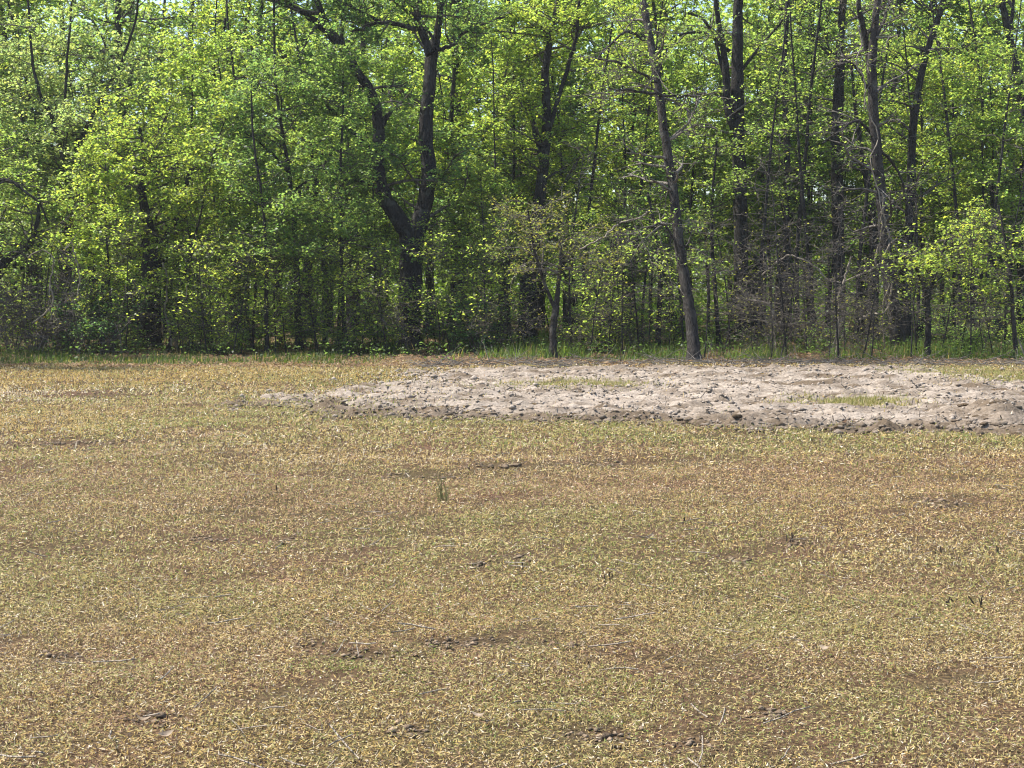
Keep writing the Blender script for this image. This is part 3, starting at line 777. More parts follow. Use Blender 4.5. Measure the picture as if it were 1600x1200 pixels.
hero('tree', 'dark straight trunk partly screened by twigs left of the ivy-clad trunk', 45.0,
     [(0, [(1232, 530, 15), (1231, 450, 14), (1228, 350, 13), (1230, 250, 12), (1226, 120, 10), (1230, 0, 8)])],
     16, 119, 'bright', M_BARK, nb=22, zb=3.0, bl=(0.9, 1.9), lpt=5, size=0.10, top_leaves=400)
hero('tree', 'slim dark tree with a narrow leafy top right of the forked tree', 44.0,
     [(0, [(706, 540, 11), (708, 460, 10), (712, 360, 9), (708, 260, 8), (706, 180, 8), (712, 80, 6), (716, 0, 5)])],
     12, 120, 'mid', M_BARK, nb=34, zb=2.4, bl=(0.8, 1.8), lpt=6, size=0.10, top_leaves=350, sides=7)
hero('tree', 'thin dark upright pole between the leaning trunk and the tall straight trunk', 43.5,
     [(0, [(1124, 545, 9), (1120, 490, 8), (1116, 430, 8), (1112, 360, 7), (1114, 290, 5), (1120, 220, 4)])],
     8, 121, 'bright', M_BARK, nb=18, zb=2.4, bl=(0.6, 1.4), lpt=4, size=0.09, top=False, sides=6)
hero('tree', 'crooked forked pole with dark bark just left of the leaning trunk', 41.0,
     [(0, [(1028, 548, 11), (1030, 480, 10), (1032, 430, 10), (1026, 390, 8), (1022, 350, 6), (1012, 300, 4)]),
      (0.3, [(1032, 440, 6), (1044, 400, 5), (1050, 350, 3)])],
     6, 122, 'mid', M_BARK, nb=16, zb=2.4, bl=(0.6, 1.3), lpt=4, size=0.09, top=False, sides=6)

# ------------------------------------------------------------------ kinds of plant that repeat: one of each built, then copied
def plant(name, seed, H, r0, zb, bl, nb, tint='mid', lpt=8, size=0.10, bark=M_BARK, lean=0.05, stems=1, top_n=0, top_size=0.2, twig_mat=M_TWIG,
          dens=1.0, flat=0.45, fine_to=99.0, rise=(-0.05, 0.6), taper=0.25, wob=0.035, leaf_mat=M_LEAF, stem_name='trunk', aspect=0.6, leaf_name='crown', tr=1.4):
    root = empty(name, (0, 0, 0)); cr = Crown(seed); cr.tr = tr; r = cr.r
    for s_ in range(stems):
        a = r.uniform(0, 6.28)
        tilt = lean if stems == 1 else r.uniform(0.15, 0.55)
        d = np.array([math.cos(a) * tilt, math.sin(a) * tilt, 1.0])
        h = H * (1 if s_ == 0 else r.uniform(0.6, 0.95))
        p0 = np.array([r.normal(0, 0.06), r.normal(0, 0.06), -0.12]) if stems > 1 else np.array([0, 0, -0.12])
        P = path(r, p0, d, h, 14, wob, 0.15)
        rr = np.linspace(r0, r0 * taper, 15) * r.uniform(0.8, 1.1); rr[0] *= 1.35
        tb = Tubes(); tb.add(P, rr, 8 if r0 > 0.08 else 6)
        tb.build(stem_name, bark, root, (0, 0, 0))
        lo = np.where(P[:, 2] > zb)[0]
        for _ in range(max(2, nb // stems)):
            i = int(r.choice(lo))
            az = r.uniform(0, 6.28)
            v = np.array([math.cos(az), math.sin(az), r.uniform(*rise)])
            hrel = (P[i, 2] - zb) / max(h - zb, 0.1)
            L = r.uniform(*bl) * (1.1 - 0.55 * hrel)
            if P[i, 2] > fine_to:
                Q = path(r, P[i], v, L, 4, 0.15, 0.1); cr.tw.add(Q, np.linspace(rr[i] * 0.5, 0.008, 5), 4)
                cr.leaves_on(Q, int(lpt * 6), tint, top_size, spread=0.45)
            else:
                cr.branch(P[i], v, L, min(max(rr[i] * 0.45, 0.006), 0.05), tint, lpt, size, dens, flat)
    cr.build(root, (0, 0, 0), twig_mat, leaf_name, leaf_mat, aspect)
    return root, cr.lc
def kids(o): return [c for c in C.objects if c.parent == o]
_kids = {}
def copy_plant(root, loc, rz, sc, colour=None):
    if root.name not in _kids: _kids[root.name] = [(c, kids(c)) for c in kids(root)]
    n = root.copy(); C.objects.link(n)
    n.location = loc; n.rotation_euler = (0, 0, rz); n.scale = (sc, sc, sc)
    for c, sub in _kids[root.name]:
        k = c.copy(); C.objects.link(k); k.parent = n
        if colour is not None: k.color = (*colour, 1)
        for g in sub:
            q = g.copy(); C.objects.link(q); q.parent = k
    return n
def drop(root):
    for c, sub in _kids.get(root.name, [(c, kids(c)) for c in kids(root)]):
        for g in sub: bpy.data.objects.remove(g)
        bpy.data.objects.remove(c)
    bpy.data.objects.remove(root)

# understory trees: crowns from about 1.5 m up to 6-9 m
UND = [plant('young_tree', 201, 8.5, 0.06, 2.2, (1.0, 2.0), 44, 'bright', 9, 0.11)[0],
       plant('young_tree', 202, 7.0, 0.05, 1.6, (0.9, 1.8), 40, 'bright', 9, 0.10, lean=0.15)[0],
       plant('young_tree', 203, 6.0, 0.045, 1.4, (0.8, 1.6), 36, 'bright', 10, 0.11, lean=0.1)[0],
       plant('young_tree', 204, 9.5, 0.07, 3.2, (1.1, 2.3), 46, 'bright', 9, 0.11)[0],
       plant('young_tree', 205, 5.0, 0.04, 1.0, (0.7, 1.5), 32, 'bright', 8, 0.09, lean=0.2)[0]]
# tall wood trees
TALL = [plant('tree', 211, 17, 0.19, 4.0, (1.6, 3.4), 50, 'bright', 7, 0.15, fine_to=12, top_size=0.28, dens=0.8)[0],
        plant('tree', 212, 16, 0.14, 5.0, (1.4, 3.0), 46, 'bright', 7, 0.15, fine_to=12, top_size=0.28, dens=0.8, lean=0.1)[0],
        plant('tree', 213, 18, 0.23, 3.5, (1.6, 3.6), 52, 'bright', 7, 0.15, fine_to=12, top_size=0.28, dens=0.8)[0],
        plant('tree', 214, 14, 0.11, 3.0, (1.2, 2.8), 46, 'bright', 8, 0.14, fine_to=12, top_size=0.28, dens=0.8, lean=0.08)[0]]
# bare twiggy saplings
SAP = [plant('sapling', 221, 3.4, 0.022, 0.7, (0.5, 1.1), 18, 'olive', 0.7, 0.06, bark=M_BARK_GREY, lean=0.12)[0],
       plant('sapling', 222, 2.6, 0.018, 0.5, (0.4, 0.9), 16, 'olive', 0.9, 0.06, bark=M_BARK, lean=0.25)[0],
       plant('sapling', 223, 4.4, 0.028, 1.0, (0.6, 1.3), 22, 'olive', 0.8, 0.07, bark=M_BARK, lean=0.08)[0],
       plant('sapling', 224, 1.7, 0.013, 0.3, (0.3, 0.7), 12, 'olive', 1.6, 0.06, bark=M_BARK_GREY, lean=0.3)[0],
       plant('sapling', 225, 3.0, 0.02, 0.6, (0.5, 1.0), 18, 'bright', 3.0, 0.08, bark=M_BARK, lean=0.15)[0],
       plant('sapling', 226, 2.2, 0.016, 0.4, (0.4, 0.9), 16, 'bright', 4.0, 0.08, bark=M_BARK, lean=0.2)[0]]
# shrubs
SHR = [plant('shrub', 231, 1.5, 0.014, 0.15, (0.4, 0.9), 30, 'mid', 6, 0.075, stems=6, bark=M_TWIG, stem_name='stem', leaf_name='foliage')[0],
       plant('shrub', 232, 2.1, 0.016, 0.25, (0.5, 1.1), 34, 'mid', 6, 0.085, stems=6, bark=M_TWIG, stem_name='stem', leaf_name='foliage')[0],
       plant('shrub', 233, 0.9, 0.010, 0.08, (0.25, 0.6), 26, 'mid', 6, 0.07, stems=7, bark=M_TWIG, stem_name='stem', leaf_name='foliage')[0]]
# thickets of bare canes
BRM = [plant('bramble', 241, 1.9, 0.013, 0.2, (0.6, 1.3), 20, 'olive', 1.2, 0.06, tr=2.0, stems=10, bark=M_DEAD, twig_mat=M_TWIG, rise=(-0.7, 0.4), stem_name='cane', leaf_name='foliage')[0],
       plant('bramble', 242, 1.4, 0.012, 0.15, (0.5, 1.1), 18, 'olive', 1.4, 0.06, tr=1.8, stems=9, bark=M_TWIG, twig_mat=M_TWIG, rise=(-0.6, 0.5), stem_name='cane', leaf_name='foliage')[0]]
bpy.context.view_layer.update()

MARKS = [(-60, 'the left margin'), (104, 'the wide V tree'), (232, 'the leaf-wrapped trunk'), (466, 'the slender straight trunk'), (640, 'the forked tree'),
         (866, 'the tan-crowned little tree'), (1080, 'the leaning trunk'), (1160, 'the tall straight trunk'), (1400, 'the flared grey trunk'), (1590, 'the right margin')]
ORD = ['first', 'second', 'third', 'fourth', 'fifth', 'sixth', 'seventh', 'eighth', 'ninth', 'tenth', 'eleventh', 'twelfth', 'thirteenth', 'fourteenth', 'fifteenth']
REG = {}
def register(kind, cat, group, px, o): REG.setdefault((kind, cat, group), []).append((px, o))
def settle():
    for (kind, cat, group), L in REG.items():
        bins = {}
        for px, o in L:
            i = max([j for j in range(len(MARKS)) if MARKS[j][0] <= px] or [0]); bins.setdefault(i, []).append((px, o))
        for i, B in bins.items():
            B.sort(key=lambda a: a[0])
            for j, (px, o) in enumerate(B):
                if i + 1 < len(MARKS): lab = f'{ORD[min(j, 14)]} {kind} from {MARKS[i][1]} to {MARKS[i + 1][1]}'
                else: lab = f'{ORD[min(j, 14)]} {kind} beyond {MARKS[i][1]}'
                tag(o, lab, cat, group)
TN = {k: np.array(v) / np.array(TINTS['bright']) for k, v in TINTS.items()}
def tnt(name, r, k=1.0): return TN[name] * k * r.uniform(0.88, 1.12)
rp = np.random.default_rng(21)

# understory trees seen one by one: (px, depth, kind, scale, tint)
U = [(550, 41.6, 1, 0.9, 'mid'), (540, 38.8, 3, 0.82, 'mid'), (-30, 41, 0, 1.0, 'pale'), (40, 45, 3, 1.0, 'pale'), (70, 40.5, 1, 0.9, 'mid'), (160, 43.5, 0, 1.0, 'pale'), (178, 38.2, 2, 0.85, 'yellow'), (262, 38.6, 1, 0.95, 'yellow'), (300, 43, 3, 0.95, 'yellow'),
     (335, 39.4, 4, 0.8, 'bright'), (372, 42, 0, 0.95, 'bright'), (395, 38.8, 2, 0.8, 'mid'), (440, 44.5, 3, 0.9, 'bright'), (505, 41.5, 4, 0.9, 'bright'), (530, 43.5, 0, 0.95, 'mid'), (585, 43.5, 1, 0.9, 'mid'),
     (600, 46, 3, 1.0, 'bright'), (690, 43.5, 4, 0.9, 'bright'), (735, 44, 0, 1.0, 'yellow'), (760, 40.5, 2, 0.85, 'bright'), (795, 45, 3, 1.0, 'yellow'), (905, 44.5, 0, 0.95, 'yellow'), (935, 41, 4, 0.8, 'bright'),
     (970, 47, 3, 1.0, 'yellow'), (1000, 43, 1, 0.9, 'mid'), (1065, 47, 0, 1.0, 'bright'), (1105, 49, 3, 1.0, 'bright'), (1190, 49, 3, 1.0, 'bright'), (1210, 50, 0, 1.05, 'yellow'), (1270, 49, 3, 1.0, 'mid'), (1290, 49, 0, 0.9, 'bright'),
     (1345, 50, 0, 1.0, 'yellow'), (1440, 47, 3, 1.0, 'yellow'), (1490, 47.5, 3, 0.9, 'yellow'), (1535, 46, 0, 1.0, 'bright'), (1562, 45, 0, 0.95, 'yellow'), (1640, 43, 1, 1.0, 'bright')]
ADJ = {'pale': 'pale green young tree', 'yellow': 'yellow-green young tree', 'bright': 'fresh green young tree', 'mid': 'mid-green young tree', 'deep': 'dark green young tree'}
for px, Y, kd, sc, tn in U:
    p = at(px, 500, Y); p[2] = float(height(p[0:1], p[1:2])[0])
    o = copy_plant(UND[kd], tuple(p), rp.uniform(0, 6.28), sc * rp.uniform(0.95, 1.05), tnt(tn, rp))
    register(ADJ[tn], 'tree', 'young leafy trees in the wood edge', px, o)
POLE = [plant('tree', 251, 12, 0.075, 5.0, (0.7, 1.6), 18, 'bright', 4, 0.10, lean=0.04)[0], plant('tree', 252, 10, 0.055, 4.0, (0.6, 1.4), 16, 'bright', 4, 0.10, lean=0.07)[0]]
for px, Y, kd, sc in [(1180, 41, 1, 1.0), (1246, 44, 0, 1.0), (1272, 41.5, 1, 1.05), (1336, 43, 0, 0.9), (1436, 42.5, 1, 1.0), (1500, 44, 0, 1.0), (1532, 42, 1, 1.0), (1556, 46, 0, 1.1), (985, 42.5, 1, 1.0), (912, 43, 0, 0.9), (765, 42, 1, 0.9), (508, 44, 0, 1.0), (385, 44, 0, 1.0), (340, 45, 1, 1.1)]:
    p = at(px, 500, Y); p[2] = 0
    register('slim dark pole tree', 'tree', 'slim dark pole trees', px, copy_plant(POLE[kd], tuple(p), rp.uniform(0, 6.28), sc, tnt('bright', rp)))
for x_, y_, kd, wd in [(-17.5, 33.2, 0, 'second'), (-20.5, 31.8, 2, 'third'), (-23.5, 34.5, 1, 'fourth'), (-15.0, 35.0, 3, 'first')]:      # unseen trees added past the left margin to shade the grass strip
    tag(copy_plant(TALL[kd], (x_, y_, 0), rp.uniform(0, 6.28), 0.85, tnt('bright', rp)), f'{wd} unseen tree added beyond the left margin to shade the grass', 'tree', 'unseen trees added to shade the grass')
# trees deep in the wood, trunks and crowns that only fill the gaps
k = 0
for row, (Y, n) in enumerate([(51, 18), (57, 22), (63, 24)]):
    for i in range(n):
        px = -260 + (2120 / n) * (i + rp.uniform(0.1, 0.9)); y = Y + rp.uniform(-2, 2.2)
        p = at(px, 500, y); p[2] = 0
        tn = rp.choice(['yellow', 'bright', 'mid', 'pale' if px < 500 else 'bright'])
        o = copy_plant(TALL[k % 4], tuple(p), rp.uniform(0, 6.28), rp.uniform(0.85, 1.1), tnt(tn, rp)); k += 1
        tag(o, 'tall tree deep in the wood, half hidden behind nearer leaves', 'tree', 'half hidden trees deep in the wood')
for i in range(56):
    px = -260 + (2120 / 56) * (i + rp.uniform(0, 1)); y = rp.uniform(50, 64)
    p = at(px, 500, y); p[2] = 0
    tn = rp.choice(['yellow', 'bright', 'mid', 'deep'])
    o = copy_plant(UND[i % 5], tuple(p), rp.uniform(0, 6.28), rp.uniform(0.8, 1.15), tnt(tn, rp))
    tag(o, 'small leafy tree deep in the wood filling a gap between trunks', 'tree', 'small leafy trees deep in the wood')
# saplings of the wood edge
SP = [(336, 37.5, 5), (361, 36.8, 4), (500, 38, 4), (560, 37.4, 5), (612, 37, 3), (690, 37.4, 4), (770, 38.2, 4), (800, 39, 2), (893, 38.5, 2), (918, 36, 1), (950, 36.8, 5), (975, 36.5, 0), (1000, 38, 2), (1012, 40, 0), (1045, 37, 4),
      (1100, 36.3, 0), (1128, 37.5, 1), (1142, 40, 2), (1180, 36, 3), (1205, 35, 0), (1217, 34.8, 1), (1230, 36.5, 2), (1262, 37.5, 0), (1296, 34.6, 3), (1311, 34.5, 2), (1322, 36.2, 0), (1345, 34.8, 1), (1361, 34.6, 0), (1380, 36, 3),
      (1424, 35, 1), (1433, 37, 2), (1468, 37.5, 1), (1515, 35.2, 0), (1531, 34.9, 3), (1555, 37, 4), (1570, 39, 2), (1250, 41, 2), (1190, 42, 0), (1290, 43, 2), (1335, 41, 1), (940, 41, 0), (1070, 40, 2), (640, 36.6, 3), (745, 36.2, 3), (830, 36, 3), (285, 37.4, 5), (310, 38.4, 4), (325, 36.9, 5), (375, 37.6, 5), (398, 38.6, 4), (430, 37.2, 5), (448, 38.8, 4), (482, 37.6, 5), (520, 38.6, 4), (545, 37.2, 5), (590, 38.0, 4), (605, 37.2, 5), (665, 38.4, 5), (685, 38.8, 4), (720, 38.0, 5), (735, 39, 4), (760, 37.2, 5), (790, 38, 4), (150, 37.6, 5), (195, 37.2, 4), (60, 38.4, 4), (20, 37.8, 5), (930, 38.2, 4), (960, 39.5, 4), (1500, 38.4, 4), (1540, 38, 5)]
for px, Y, kd in SP:
    p = at(px, 500, Y); p[2] = float(height(p[0:1], p[1:2])[0])
    o = copy_plant(SAP[kd], tuple(p), rp.uniform(0, 6.28), rp.uniform(0.85, 1.2), tnt('yellow' if kd > 3 else 'bright', rp))
    register('leafy sapling' if kd > 3 else 'bare twiggy sapling', 'sapling', 'saplings along the wood edge', px, o)
# shrubs
SH = [(172, 37.4, 1, 0.95, 'blue'), (140, 38.0, 0, 1.0, 'blue'), (196, 38.6, 2, 1.0, 'mid'), (300, 38.6, 0, 0.9, 'mid'), (352, 37.4, 2, 0.9, 'bright'), (385, 39.5, 0, 0.9, 'mid'),
      (500, 39.2, 0, 0.9, 'mid'), (580, 39.4, 0, 0.9, 'mid'), (535, 37.6, 2, 0.9, 'mid'), (600, 42.5, 0, 1.0, 'bright'), (705, 38.2, 0, 1.05, 'blue'), (745, 37.4, 0, 0.95, 'blue'), (775, 39.5, 0, 0.9, 'mid'),
      (915, 39.5, 0, 0.9, 'bright'), (955, 38.6, 0, 0.95, 'yellow'), (1010, 42, 0, 0.9, 'mid'), (1050, 43, 0, 1.0, 'bright'), (1140, 45, 0, 0.9, 'mid'), (1285, 40, 2, 1.0, 'mid'), (1480, 42, 0, 0.8, 'mid'), (1545, 41, 0, 0.8, 'mid'), (1510, 38.5, 2, 0.9, 'mid'),
      (1600, 39.5, 0, 0.9, 'bright'), (20, 38.8, 1, 0.9, 'bright'), (-40, 38.5, 1, 1.0, 'mid'), (1390, 47, 0, 1.2, 'yellow'), (1640, 38, 1, 1.0, 'mid'), (430, 43, 0, 1.1, 'bright'), (330, 43, 0, 1.1, 'bright')]
for px, Y, kd, sc, tn in SH:
    p = at(px, 500, Y); p[2] = float(height(p[0:1], p[1:2])[0])
    o = copy_plant(SHR[kd], tuple(p), rp.uniform(0, 6.28), sc, 1.25 * tnt(tn, rp) / TN['mid'])
    register({'blue': 'grey-green bush', 'deep': 'dark green bush', 'mid': 'mid-green bush', 'bright': 'fresh green bush', 'yellow': 'yellow-green bush'}[tn], 'bush', 'bushes under the trees', px, o)
# brambles: the brown heap at the far left and the twig thickets on the right
BR = [(-30, 36.6, 0, 1.25), (15, 37.2, 1, 1.3), (55, 37.4, 0, 1.35), (90, 38, 0, 1.5), (120, 37.2, 1, 1.2), (60, 39.5, 0, 1.6), (280, 39, 0, 1.0), (780, 38, 1, 1.1), (990, 38.6, 1, 1.0), (1210, 38.2, 0, 1.15), (1255, 39, 1, 1.3), (1300, 38, 0, 1.1), (1345, 38.4, 1, 1.1), (1505, 39.5, 1, 1.0), (1190, 36, 1, 0.7), (900, 37.5, 1, 0.8)]
for px, Y, kd, sc in BR:
    p = at(px, 500, Y); p[2] = float(height(p[0:1], p[1:2])[0])
    o = copy_plant(BRM[kd], tuple(p), rp.uniform(0, 6.28), sc, (1, 1, 1))
    register('tangle of dry brown canes' if kd == 0 else 'low tangle of grey canes', 'bramble', 'bramble tangles under the trees', px, o)
settle()
for proto in POLE + UND + TALL + SAP + SHR + BRM: drop(proto)

# ------------------------------------------------------------------ the far wood: one mass
rf = np.random.default_rng(31)
n = 200000
y = rf.uniform(67, 92, n); x = rf.uniform(-1, 1, n) * (y * 0.36 + 6)
clump = fbm(x * 0.35, y * 0.35 + 4, 3)
z = np.where(rf.random(n) < 0.3, rf.uniform(0, 5.5, n), rf.uniform(0, 1, n) ** 0.8 * 21)
cl2 = fbm(x * 0.5 + 11, z * 0.6, 3)
lim = 17 + 6 * fbm(x * 0.12 + 50, y * 0 + 3, 2) - 4.5 * np.exp(-((topix(x, y, 10)[0] - 290) / 90) ** 2)
keep = ((cl2 > 0.40) | (z < 5)) & (z < lim)
P = np.stack([x, y, z], 1)[keep]; n = len(P)
cb = np.array(TINTS['bright']) * rf.uniform(0.6, 1.25, (n, 1)) * (0.8 + 0.6 * clump[keep][:, None])
V, f, cc = leaf_quads(P, rf.uniform(0.20, 0.40, n), cb, 0.7, 0.65, r=rf)
fw = mesh_obj('far_wood', V, f, 4, M_LEAF, col=cc)
tag(fw, 'far leafy wood seen through the gaps between the trees', 'wood', kind='stuff')
tb = Tubes()
for i in range(90):
    yy = rf.uniform(66, 90); xx = rf.uniform(-1, 1) * (yy * 0.36 + 6)
    Pp = path(rf, np.array([xx, yy, -0.2]), np.array([rf.normal(0, .05), 0, 1.0]), rf.uniform(11, 19), 8, 0.03, 0.1)
    tb.add(Pp, np.linspace(rf.uniform(0.08, 0.24), 0.04, 9), 6)
t_ = tb.build('trunks', M_BARK, fw); tag(t_, kind='stuff')

# ------------------------------------------------------------------ undergrowth, litter and dead brush along the wood edge
ru = np.random.default_rng(41)
def edge_y(px): return np.interp(px, [-200, 0, 300, 600, 660, 1000, 1400, 1700], [30.4, 30.6, 31.0, 31.2, 32.4, 32.8, 33.2, 33.0])
n = 120000
y = 30.3 + 22 * ru.random(n) ** 1.6; x = ru.uniform(-1, 1, n) * (y * 0.345 + 2.5)
px, py = topix(x, y)
clump = fbm(x * 0.9, y * 0.6, 4)
grow = sstep(0.36, 0.60, clump) * sstep(0, 1.2, y - edge_y(px) + 0.6 * (clump - 0.5) + 2.2 * (fbm(x * 0.45 + 9, x * 0 + 2, 3) - 0.5))
keep = ru.random(n) < grow * np.clip(1.2 - (y - 31) / 26, 0.15, 1)
x, y, clump, px = x[keep], y[keep], clump[keep], px[keep]; n = len(x)
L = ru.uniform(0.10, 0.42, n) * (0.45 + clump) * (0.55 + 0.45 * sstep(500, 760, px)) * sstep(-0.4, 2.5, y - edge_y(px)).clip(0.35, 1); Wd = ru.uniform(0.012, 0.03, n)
az = ru.uniform(0, 6.28, n); el = ru.uniform(0.7, 1.5, n)
c = np.stack([x, y, height(x, y) - 0.01], 1)
d = np.stack([np.cos(el) * np.cos(az), np.cos(el) * np.sin(az), np.sin(el)], 1); s_ = np.stack([-np.sin(az), np.cos(az), np.zeros(n)], 1)
V = np.empty((n, 3, 3)); V[:, 0] = c - s_ * Wd[:, None] / 2; V[:, 1] = c + s_ * Wd[:, None] / 2; V[:, 2] = c + d * L[:, None]
gc = (np.array([0.100, 0.155, 0.036]) * (0.62 + 0.38 * sstep(520, 720, px))[:, None]) * ru.uniform(0.5, 1.3, (n, 1)); dry = ru.random(n) < 0.1; gc[dry] = np.array([0.30, 0.24, 0.13])  # left part darker: the shade under the trees is put into its colour
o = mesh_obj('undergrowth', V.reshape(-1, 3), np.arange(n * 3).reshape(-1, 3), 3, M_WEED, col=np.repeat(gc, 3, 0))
tag(o, 'green grass and weeds growing under the wood edge', 'undergrowth', kind='stuff')
# broad weed leaves low down
n = 26000
y = 31.5 + 16 * ru.random(n) ** 1.5; x = ru.uniform(-1, 1, n) * (y * 0.345 + 2.5)
px, py = topix(x, y); cl = fbm(x * 1.1 + 30, y * 0.9, 4)
keep = (ru.random(n) < sstep(0.42, 0.62, cl)) & (y > edge_y(px) + 0.8 + 1.6 * sstep(700, 560, px)) & (ru.random(n) < 0.35 + 0.65 * sstep(560, 760, px))
x, y, cl = x[keep], y[keep], cl[keep]; n = len(x)
P = np.stack([x, y, ru.random(n) * 0.55 * cl + 0.03], 1)
V, f, cc = leaf_quads(P, ru.uniform(0.05, 0.11, n), np.array([0.058, 0.095, 0.03]) * ru.uniform(0.5, 1.4, (n, 1)), 0.5, 0.6, r=ru)
o = mesh_obj('weeds', V, f, 4, M_LEAF, col=cc); tag(o, 'low broad-leaved weeds under the trees', 'weeds', kind='stuff')
# dead leaves
n = 30000
y = 31.2 + 30 * ru.random(n) ** 1.4; x = ru.uniform(-1, 1, n) * (y * 0.345 + 2.5)
px, py = topix(x, y); keep = y > edge_y(px) - 0.9 * (px > 640)
x, y = x[keep], y[keep]; n = len(x)
P = np.stack([x, y, height(x, y) + 0.012 + ru.random(n) * 0.02], 1)
V, f, cc = leaf_quads(P, ru.uniform(0.06, 0.13, n), np.array([0.23, 0.15, 0.085]) * ru.uniform(0.5, 1.6, (n, 1)), 0.35, 0.65, r=ru)
o = mesh_obj('dead_leaves', V, f, 4, M_GRASS, col=cc); tag(o, 'brown dead leaves littering the floor of the wood', 'leaf litter', kind='stuff')
# small dead sticks at the far edge of the soil
tb = Tubes()
for i in range(900):
    px = ru.uniform(640, 1720); yy = edge_y(px) + ru.normal(-0.9, 0.7); xx = (px - 800) / F * yy
    a = ru.uniform(0, 6.28)
    Pp = path(ru, np.array([xx, yy, float(height(np.array([xx]), np.array([yy]))[0]) + ru.uniform(0.01, 0.06)]), np.array([math.cos(a), math.sin(a) * 0.6, ru.normal(0.06, 0.14)]), ru.uniform(0.15, 0.8), 4, 0.12)
    tb.add(Pp, np.linspace(ru.uniform(0.004, 0.012), 0.003, 5), 4)
o = tb.build('dead_sticks', M_DEAD); tag(o, 'dead sticks and brush littering the far edge of the soil', 'brush', kind='stuff')
# stubble on the soil
tb = Tubes(); k = 0
while k < 170:
    px, py = ru.uniform(420, 1650), ru.uniform(580, 680); p = gnd(px, py)
    if soil_sd(p[0:1], p[1:2])[0] < 0.1: continue
    p[2] = soil_h(p[0:1], p[1:2])[0] - 0.02; k += 1
    Pp = path(ru, p, np.array([ru.normal(0, .35), ru.normal(0, .35), 1]), ru.uniform(0.04, 0.12), 2, 0.1)
    tb.add(Pp, np.array([0.006, 0.005, 0.004]) * ru.uniform(0.7, 1.3), 4)
for i in range(380):
    px, py = ru.uniform(420, 1650), ru.uniform(578, 684); p = gnd(px, py)
    if soil_sd(p[0:1], p[1:2])[0] < 0.0: continue
    p[2] = soil_h(p[0:1], p[1:2])[0] + 0.02; a = ru.uniform(0, 6.28)
    Pp = path(ru, p, np.array([math.cos(a), math.sin(a), ru.normal(0.15, 0.3)]), ru.uniform(0.05, 0.18), 3, 0.15)
    tb.add(Pp, np.full(4, ru.uniform(0.003, 0.007)), 4)
o = tb.build('crop_stubble', M_DEAD); tag(o, 'short cut stalks sticking up out of the tilled soil', 'stubble', kind='stuff')

# ------------------------------------------------------------------ single things in the field and under the trees
rd = np.random.default_rng(51)
def ground_at(px, py):
    p = gnd(px, py); p[2] = float(height(p[0:1], p[1:2])[0]); return p
def stalks(name, label, cat, px, py, n, hpx, wpx, spread, material, group=None, lean=0.12, part='stalk'):
    p = ground_at(px, py); m = mpp(p[1]); root = empty(name, tuple(p)); tag(root, label, cat, group)
    for i in range(n):
        q = p + np.array([rd.normal(0, spread * m), rd.normal(0, spread * m), -0.01])
        P = path(rd, q, np.array([rd.normal(0, lean), rd.normal(0, lean), 1]), hpx * m * rd.uniform(0.6, 1.05), 4, 0.05)
        tb = Tubes(); tb.add(P, np.linspace(wpx * m * 0.5, wpx * m * 0.3, 5), 5)
        tb.build(part, material, root, p)
    return root
M_GREENSTEM = bark_material('green_stem', (0.20, 0.21, 0.075), (0.36, 0.35, 0.16), 14)
M_DARKSTEM = bark_material('weathered_stalk', (0.03, 0.024, 0.02), (0.10, 0.08, 0.065), 14)
stalks('grass_tuft', 'tall upright green grass tuft standing alone in the brown field', 'grass tuft', 692, 780, 17, 46, 1.2, 6, M_GREENSTEM, lean=0.16, part='blade')
SK = [(1483, 944, 3, 22, 'cut dark stalks poking up right of the field centre'), (1531, 948, 3, 26, 'tallest trio of cut dark stalks by the right margin'), (1560, 862, 3, 16, 'short leaning dark stalks by the right margin under the soil plot'),
      (950, 906, 3, 20, 'dark forked stub in the middle of the field'), (810, 890, 1, 14, 'single dark stub beside a small dirt clump in mid field'), (1317, 832, 2, 20, 'pair of thin dark stalks in the brown band of grass'),
      (1240, 848, 3, 18, 'crossed thin stalks among grey-green grass'), (432, 770, 1, 24, 'lone dark stick standing in the field left of the tall tuft'), (1075, 818, 1, 16, 'single dark stub below the middle of the soil plot'),
      (915, 1050, 2, 16, 'two small dark stubs in the lower middle of the field'), (1410, 925, 2, 14, 'two low dark stubs left of the cut stalk trio'), (1465, 860, 2, 14, 'bent pale-tipped stub in the brown grass'), (606, 1197, 1, 16, 'dark stub at the bottom margin of the field')]
for px, py, n, h, lab in SK: stalks('cut_stalk', lab, 'stalk', px, py, n, h, 3.0, 7, M_DARKSTEM, 'dark stalks left standing in the field', 0.25)
# clumps of turned earth lying in the grass
CL = [(125, 694, 55, 'long dark ridge of turned earth in the grass at the left'), (205, 690, 22, 'small dark earth clump ending the ridge at the left'), (780, 729, 40, 'long dark earth clump above the brown band'), (800, 727, 16, 'round earth clump ending the long one in mid field'),
      (450, 841, 15, 'small black earth clump on the brown strip'), (330, 841, 22, 'flat earth clump left of the black one'), (815, 870, 20, 'crumbly earth clump beside a dark stub'), (745, 886, 14, 'pale-topped earth clump left of mid field'),
      (1208, 1116, 36, 'grey weathered wood-like clump near the bottom right'), (650, 1030, 18, 'dark earth clump right of the green patch'), (740, 1008, 30, 'long low earth clump by the green patch'), (1470, 783, 22, 'flat dark clump in the brown band at the right'), (1405, 800, 18, 'low dark clump below the soil plot at the right'),
      (1330, 715, 16, 'small clump in the olive strip below the soil'), (900, 1110, 18, 'dark clump near the bottom middle'), (640, 1152, 24, 'dark low clump at the bottom left of centre'), (945, 858, 16, 'small dark clump in the middle of the field'), (1150, 872, 20, 'rough dark clump left of the crossed stalks')]
